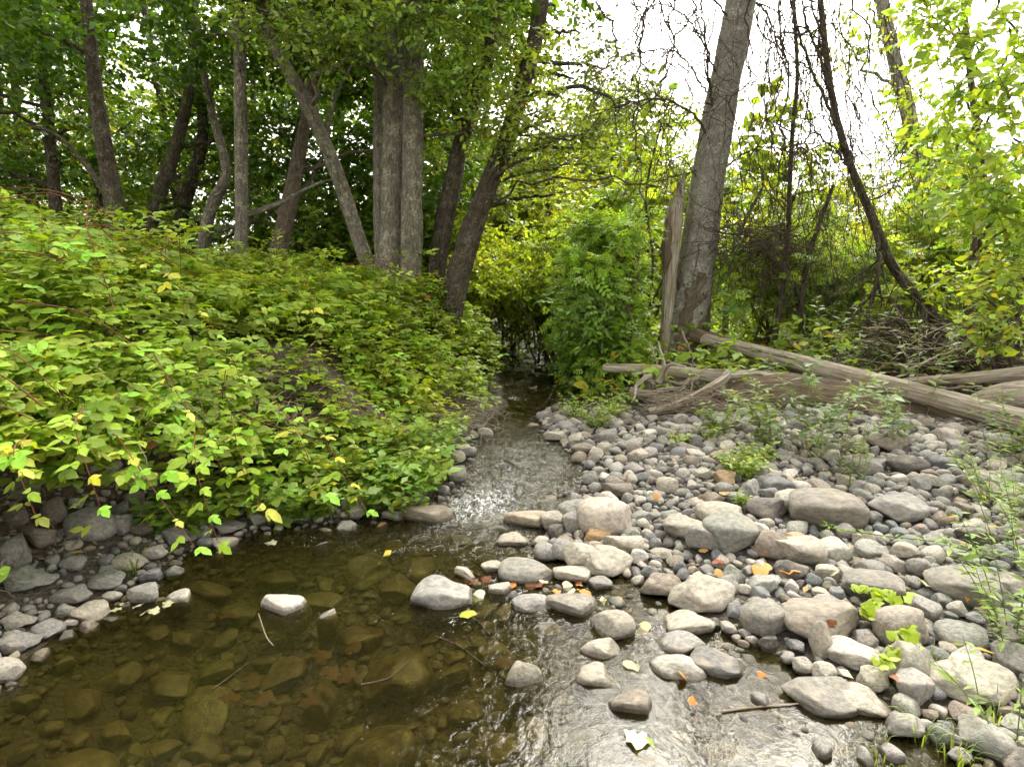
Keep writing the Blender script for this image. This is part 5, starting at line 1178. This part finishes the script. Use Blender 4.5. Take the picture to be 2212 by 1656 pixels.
# thicket behind the logs
for k in range(22):
    u, v, Yd = RD.uniform(1560, 2280), RD.uniform(480, 690), RD.uniform(8.2, 12)
    bl = [blob(u + RD.normal(0, 55), v + RD.uniform(-90, 80), Yd + RD.uniform(-.6, .6), RD.uniform(40, 70)) for _ in range(8)]
    c = [(.34, .45, .05), (.25, .37, .05), (.45, .50, .05), (.20, .32, .05)][k % 4]
    shrub('thicket_shrub', 'sunlit yellow green shrub in the thicket behind the fallen logs', u, v + 120, Yd, 5, bl, 20, 9, .4, [L_OVATE, L_PINN][k % 2], [.09, .17][k % 2], c, 'thicket shrubs behind the logs', var=.3, yellow=.06)
for (u, v, Yd, lab) in [(2140, 590, 6.1, 'leafy shrub with broad leaves over the brush pile'), (2200, 680, 5.5, 'leafy shrub with broad leaves leaning over the back log'), (1960, 620, 7.2, 'small bright shrub behind the vine hung trunk')]:
    bl = [blob(u + RD.normal(0, 50), v + RD.uniform(-70, 50), Yd + RD.uniform(-.4, .4), RD.uniform(45, 65)) for _ in range(7)]
    shrub('broadleaf_shrub', lab, u, 760, Yd, 4, bl, 14, 9, .36, L_OVATE, .095, (.24, .33, .05), var=.28, yellow=.05)
# ground cover of the right bank behind the logs
gn = 9000; x_, y_ = RD.uniform(.8, 13, gn), RD.uniform(5.9, 14, gn); z_, dl_, dr_, w_, l_ = land(x_, y_); k_ = (~w_) & (~l_) & (dr_ > .25) & (x_ < y_ * 1.0 + 2); x_, y_, z_ = x_[k_], y_[k_], z_[k_]; gn = len(x_)
b = Buf(); h_ = RD.random(gn) * 6.28; leaves(b, L_TRIF_LOW, np.stack([x_, y_, z_ + .03 + .45 * RD.random(gn) ** 1.5], 1), np.stack([np.cos(h_), np.sin(h_), RD.normal(.1, .3, gn)], 1), unit(RD.normal(0, .4, (gn, 3)) + [0, -.15, 1]), .17 * np.exp(RD.normal(0, .25, gn)), shade(RD, gn, (.26, .38, .05), .3, .04, .015))
tag(b.obj('undergrowth', MAT_LEAF), 'low green undergrowth covering the ground behind the logs', 'undergrowth', kind='stuff')
# a far green wall of wood on all sides, and the hill
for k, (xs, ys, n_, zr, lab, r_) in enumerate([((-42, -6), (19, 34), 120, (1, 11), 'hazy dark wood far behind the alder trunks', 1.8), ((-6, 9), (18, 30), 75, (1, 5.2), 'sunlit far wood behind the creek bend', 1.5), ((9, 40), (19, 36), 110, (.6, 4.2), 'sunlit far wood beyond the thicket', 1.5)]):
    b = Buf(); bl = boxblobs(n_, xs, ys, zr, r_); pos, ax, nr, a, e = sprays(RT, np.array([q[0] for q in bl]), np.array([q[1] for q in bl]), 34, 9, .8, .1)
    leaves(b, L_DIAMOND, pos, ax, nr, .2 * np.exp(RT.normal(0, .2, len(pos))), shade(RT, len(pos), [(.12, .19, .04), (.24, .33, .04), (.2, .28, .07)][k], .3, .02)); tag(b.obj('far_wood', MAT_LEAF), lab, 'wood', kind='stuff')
    stx = RT.uniform(*xs, 40); sty = RT.uniform(*ys, 40); b = Buf()
    for x, y in zip(stx, sty): tube(b, spline([[x, y, 0], [x + RT.normal(0, .4), y, zr[1] * .5], [x + RT.normal(0, .6), y, zr[1]]], 8), np.linspace(.13, .03, 8), 6, cap=False)
    tag(b.obj('far_stems', MAT_BARK_DARK), lab.replace('wood', 'stems') , 'stems', kind='stuff')
hx, hy = np.linspace(-260, 330, 120), np.linspace(70, 330, 60); X, Y = np.meshgrid(hx, hy)
hz = 24 * sstep(80, 260, Y) * (.55 + .45 * sstep(-120, 120, X)) + 3.0 * fbm(np.stack([X.ravel(), Y.ravel(), 0 * X.ravel()], 1), .03, 5).reshape(X.shape) + 1.6 * fbm(np.stack([X.ravel(), Y.ravel(), 0 * X.ravel()], 1), .15, 6).reshape(X.shape) - 1.0
b = Buf(); i = np.arange(59)[:, None] * 120; j = np.arange(119)[None]; b.add(np.stack([X.ravel(), Y.ravel(), hz.ravel()], 1), np.stack([i + j, i + j + 1, i + 121 + j, i + 120 + j], -1).reshape(-1, 4))
mh = M('wooded_hill'); gp = mh.n('NewGeometry'); bs = mh.n('BsdfPrincipled', Roughness=.95); mh.L.new(mh.mix(mh.noise(gp.outputs['Position'], .25, 8, .7), (.06, .085, .04), (.16, .19, .11)), bs.inputs['Base Color'])
mh.L.new(mh.bump(mh.noise(gp.outputs['Position'], .5, 6, .7), 1.0, 3.0), bs.inputs['Normal']); mh.surf(bs.outputs[0])
tag(b.obj('hills', mh.m), kind='structure')

# hanging dead vines
VINES = [(1700, 1715, 640, 6.9), (1760, 1690, 700, 7.2), (1735, 1655, 560, 7.0), (1790, 1760, 620, 6.9), (1650, 1690, 420, 7.4), (1620, 1600, 520, 7.7), (1330, 1300, 330, 7.0), (1380, 1330, 420, 7.1), (1430, 1395, 480, 7.3), (1470, 1415, 380, 7.4), (1500, 1440, 330, 7.3), (1850, 1815, 660, 6.8), (1880, 1905, 640, 6.9),
         (1550, 1590, 640, 7.8), (1720, 1760, 560, 7.3), (1745, 1800, 680, 7.1), (1680, 1640, 660, 7.5), (1770, 1725, 640, 6.8), (1640, 1720, 690, 7.6), (1405, 1380, 610, 7.5), (1425, 1432, 700, 7.5), (1830, 1870, 520, 6.8), (1670, 1600, 620, 7.3), (2040, 2020, 560, 6.5), (2160, 2140, 500, 6.3), (1930, 1900, 480, 7.0), (1300, 1265, 260, 6.9), (1350, 1365, 300, 7.0), (1450, 1470, 420, 7.3), (1520, 1490, 300, 7.4), (1810, 1780, 540, 6.9), (1755, 1740, 480, 6.8), (1690, 1672, 560, 7.2), (1820, 1850, 600, 6.7), (1780, 1820, 440, 6.9), (1660, 1650, 540, 7.4)]
for k, (u0, u1, v1, Yd) in enumerate(VINES):
    a, c = at_depth(u0, -70, Yd), at_depth(u1, v1, Yd + RD.normal(0, .15)); n_ = 34; s = np.linspace(0, 1, n_)[:, None]; q = a + (c - a) * s
    q[:, 0] += np.cumsum(RD.normal(0, .03, n_)) * np.sin(s[:, 0] * 3.14) * 1.8; q[:, 1] += np.cumsum(RD.normal(0, .018, n_)) * np.sin(s[:, 0] * 3.14)
    b = Buf(); r0 = RD.uniform(.005, .013); tube(b, q, np.linspace(r0, r0 * .5, n_), 5, .1, 20, cap=False)
    for m_ in range(16):
        i = RD.integers(3, n_ - 1); w = wander(q[i], RD.normal(0, 1, 3) + [0, 0, -.6], 9, .055, .25, (0, 0, -.12), RD); tube(b, w, np.linspace(r0 * .45, .0012, 10), 4, cap=False)
    t = b.obj('hanging_vine', MAT_TWIG); tag(t, 'thin dead vine hanging down through the right hand wood' if False else 'thin dead vine hanging from the branches around the pale trunk', 'vine', 'dead vines hanging around the pale trunk')
vm = Buf()
for k in range(140):                            # the curtain of thin stems right of the pale trunk
    u0 = RD.uniform(1640, 1960); Yd = RD.uniform(6.8, 8.2); a, c = at_depth(u0, RD.uniform(-80, 330), Yd), at_depth(u0 + RD.normal(-10, 130), RD.uniform(330, 740), Yd); n_ = 16; s = np.linspace(0, 1, n_)[:, None]; q = a + (c - a) * s
    q[:, :2] += np.cumsum(RD.normal(0, .055, (n_, 2)), 0) * np.sin(s * 3.14); tube(vm, q, np.linspace(RD.uniform(.002, .007), .0015, n_), 4, cap=False)
for k in range(240):
    p = at_depth(RD.normal(1625, 55), RD.normal(520, 28), RD.uniform(7.4, 8.0)); w = wander(p, RD.normal(0, 1, 3) * [1, .6, .35], 12, .07, .25, (0, 0, -.02), RD); tube(vm, w, np.linspace(RD.uniform(.003, .008), .0015, 13), 4, cap=False)
for k in range(300):
    p = at_depth(RD.normal(1740, 110), RD.normal(590, 95), RD.uniform(7.4, 8.6)); w = wander(p, RD.normal(0, 1, 3) * [.7, .5, 1], 12, .07, .2, (0, 0, -.02), RD); tube(vm, w, np.linspace(RD.uniform(.002, .006), .0015, 13), 4, cap=False)
tag(vm.obj('vine_tangle', MAT_TWIG), 'matted tangle of dead vines behind the pale trunk', 'vines', kind='stuff')

# willow like shrubs in front of the logs
for (u, v, Yd, h_, r_, s_, per, lab) in [(1720, 985, 4.75, .75, .5, 11, 20, 'wispy willow shrub growing in front of the crossing logs'), (1795, 990, 4.6, .7, .45, 9, 20, 'second wispy willow shrub rooted before the lower log'), (1960, 965, 4.6, .55, .3, 5, 18, 'small willow shoot before the slanting log'), (1985, 905, 5.0, .95, .25, 6, 18, 'tall thin willow shoot rising above the slanting log'),
                                       (1650, 960, 4.9, .4, .25, 9, 14, 'low willow sprout beside the round stone at the log'), (2160, 980, 4.2, .6, .3, 5, 20, 'willow shoots in front of the thick log end'), (1780, 860, 6.3, 1.0, .6, 16, 18, 'leafy willow clump showing behind the slanting log'), (1560, 940, 5.1, .35, .2, 9, 12, 'small green sprout beside the twig heap')]:
    p = ground_hit(u, v) if v > 900 else at_depth(u, v, Yd); p[2] = land_z(p[0], p[1]); herb('willow_shrub', p, h_, r_, s_, int(per * 1.6), leaf_ovate(.19, .2, 1), .078, (.16, .24, .07), lab, lean=.4, indiv=60 if s_ > 8 else 0, stem_mat=MAT_STICK, cat='shrub')

# ------------------------------------------------------------------ fallen leaves, floating sticks
def fallen(u, v, size, tpl, col, lab, group=None, lift=None, water=False, tilt=.25):
    if water: p = on_water(u, v) + [0, 0, .006]
    else:
        p = ground_hit(u, v)
        near_ = [q for q in placed_all if (q[0] - p[0]) ** 2 + (q[1] - p[1]) ** 2 < (q[2]) ** 2]; p = p + [0, 0, .02 + (max(q[2] for q in near_) * .9 if near_ else .03)]
    b = Buf(); h_ = RD.random() * 6.28; leaves(b, tpl, np.zeros((1, 3)), np.array([[math.cos(h_), math.sin(h_), RD.normal(0, .1)]]), unit(np.array([[RD.normal(0, tilt), RD.normal(-.15, tilt), 1]])), size, np.array([col]) * np.exp(RD.normal(0, .12)))
    o = b.obj('fallen_leaf', MAT_DRYLEAF); o.location = p; return tag(o, lab, 'leaf', group)
placed_all = [(o.location.x, o.location.y, max(o.scale.z, .02)) for o in COL.objects if o.name.startswith('river_stone')]
CREAM, ORANGE, BROWN, YEL, GRN = (.62, .56, .34), (.50, .20, .04), (.20, .075, .03), (.55, .42, .04), (.22, .32, .04)
fallen(1378, 1572, .105, L_LOBED, (.70, .64, .40), 'big cream lobed leaf floating on the sky bright shallows', water=True, tilt=.05); fallen(1392, 1592, .045, L_OVATE, GRN, 'small green leaf floating under the big cream leaf', water=True, tilt=.05)
fallen(1010, 1318, .075, L_HEART, (.42, .45, .05), 'yellow green leaf lodged at the foot of the big grey stone', water=True, tilt=.5); fallen(1022, 1280, .075, L_HEART, (.40, .46, .36), 'pale green leaf caught beside the big grey stone', water=True, tilt=.3)
fallen(846, 1190, .07, L_OVATE, (.50, .40, .04), 'yellow leaf standing in the current below the riffle', water=True, tilt=.9)
fallen(1680, 1240, .12, L_LOBED, ORANGE, 'curled orange leaf lying on the pale cobbles'); fallen(1665, 1255, .10, L_HEART, (.50, .27, .07), 'second orange leaf tucked under the curled orange leaf'); fallen(1565, 1228, .08, L_LOBED, (.28, .07, .03), 'red brown curled leaf on the cobbles')
fallen(1993, 1310, .10, L_HEART, (.34, .46, .03), 'bright green heart shaped leaf above the dark stones'); fallen(1985, 1275, .11, L_LOBED, CREAM, 'cream leaf lying beside the bright green leaf'); fallen(2150, 1440, .09, L_OVATE, (.55, .34, .08), 'orange yellow leaf on stones near the pale slab')
fallen(150, 1215, .07, L_OVATE, (.55, .36, .12), 'dull orange leaf lying on stones under the brambles'); fallen(222, 1118, .09, L_OVATE, (.50, .30, .10), 'tan leaf resting on the largest rounded stone under the brambles'); fallen(50, 1405, .05, L_HEART, YEL, 'yellow leaf floating by the stones under the brambles', water=True)
fallen(1352, 1425, .07, L_HEART, (.36, .38, .2), 'olive leaf floating beside a low stone in the shallows', water=True); fallen(1380, 1345, .075, L_HEART, CREAM, 'cream leaf beside the angular peaked stone', water=True); fallen(1524, 1440, .07, L_HEART, (.30, .28, .06), 'dull olive leaf between two stones in the shallows', water=True); fallen(580, 1168, .09, L_LOBED, (.55, .53, .40), 'pale leaf floating near the left bank', water=True, tilt=.3)
for (u, v, c) in [(1130, 1258, BROWN), (1150, 1265, BROWN), (1165, 1255, BROWN), (1105, 1260, ORANGE), (1185, 1262, CREAM), (1215, 1270, CREAM), (1240, 1275, YEL), (1260, 1268, ORANGE), (1228, 1290, CREAM), (1280, 1285, ORANGE), (1300, 1288, CREAM), (1060, 1262, BROWN), (1000, 1262, BROWN), (1015, 1258, BROWN), (1035, 1265, BROWN), (1250, 1255, BROWN), (1200, 1280, ORANGE), (1318, 1290, ORANGE), (1265, 1290, YEL)]:
    fallen(u + RD.normal(0, 4), v + RD.normal(0, 3), RD.uniform(.04, .075), [L_HEART, L_OVATE, L_LOBED][RD.integers(0, 3)], c, 'small autumn leaf caught in the leaf line across the shallows', 'leaves caught across the shallows', water=True, tilt=.35)
for (u, v) in [(330, 1305), (345, 1310), (240, 1318), (260, 1312), (280, 1318), (352, 1318), (325, 1318)]:
    fallen(u, v, .06, L_LOBED, (.50, .48, .28), 'pale leaf caught among stones at the left water edge', 'pale leaves caught at the left water edge', water=True, tilt=.4)
for (u, v) in [(510, 1450), (480, 1465), (540, 1470), (670, 1400), (690, 1440), (760, 1390), (720, 1425), (650, 1470), (460, 1310), (1120, 1400)]:
    p = on_water(u, v); o = fallen(u, v, .1, L_LOBED, (.085, .042, .018), 'sodden brown leaf sunk in the olive pool', 'sodden brown leaves in the pool', water=True, tilt=.2); o.location.z -= .06
for k in range(34):
    u, v = RD.uniform(1380, 2150), RD.uniform(1000, 1560); fallen(u, v, RD.uniform(.03, .06), [L_HEART, L_OVATE, L_LOBED][k % 3], [ORANGE, BROWN, CREAM, (.45, .28, .1)][k % 4], 'small dry leaf scattered on the gravel bar', 'dry leaves scattered on the gravel bar', tilt=.5)
for k, (pts, r0, lab) in enumerate([([(560, 1355), (575, 1375), (590, 1395)], .006, 'short pale stick standing out of the pool'), ([(940, 1375), (990, 1395), (1050, 1440)], .004, 'thin dark twig floating below the big grey stone'), ([(1005, 1325), (1035, 1345), (1058, 1372)], .005, 'curved twig trailing from the big grey stone'),
                                    ([(1560, 1538), (1640, 1528), (1740, 1520)], .007, 'pale stick floating beside the flat speckled stone'), ([(780, 1480), (840, 1465), (885, 1425)], .006, 'curved brown twig sunk in the olive pool'), ([(430, 1165), (480, 1190), (560, 1200)], .004, 'thorny dead cane reaching over the water'), ([(745, 1128), (770, 1150)], .006, 'short pale twig floating by the left bank'), ([(460, 1490), (500, 1460), (540, 1430)], .004, 'thin straight twig lying across sodden leaves')]):
    r0 *= .55; q = spline([on_water(*p) + [0, 0, .004 + (.06 if k == 0 and i == 0 else 0)] for i, p in enumerate(pts)], 14); b = Buf(); tube(b, q, np.linspace(r0, r0 * .5, 14), 6, .15, 25, seed=k); tag(b.obj('floating_twig', MAT_TWIG if 'pale' not in lab else MAT_STICK), lab, 'twig')
ch = log('floating_bark', 'curl of pale bark snagged behind the big grey stone', [(985, 1230, on_water(985, 1240)[1]), (1005, 1238, on_water(1000, 1245)[1]), (1022, 1252, on_water(1020, 1258)[1])], [16, 22, 12], MAT_DRIFT, 3, 12, .2, 20, cat='bark')
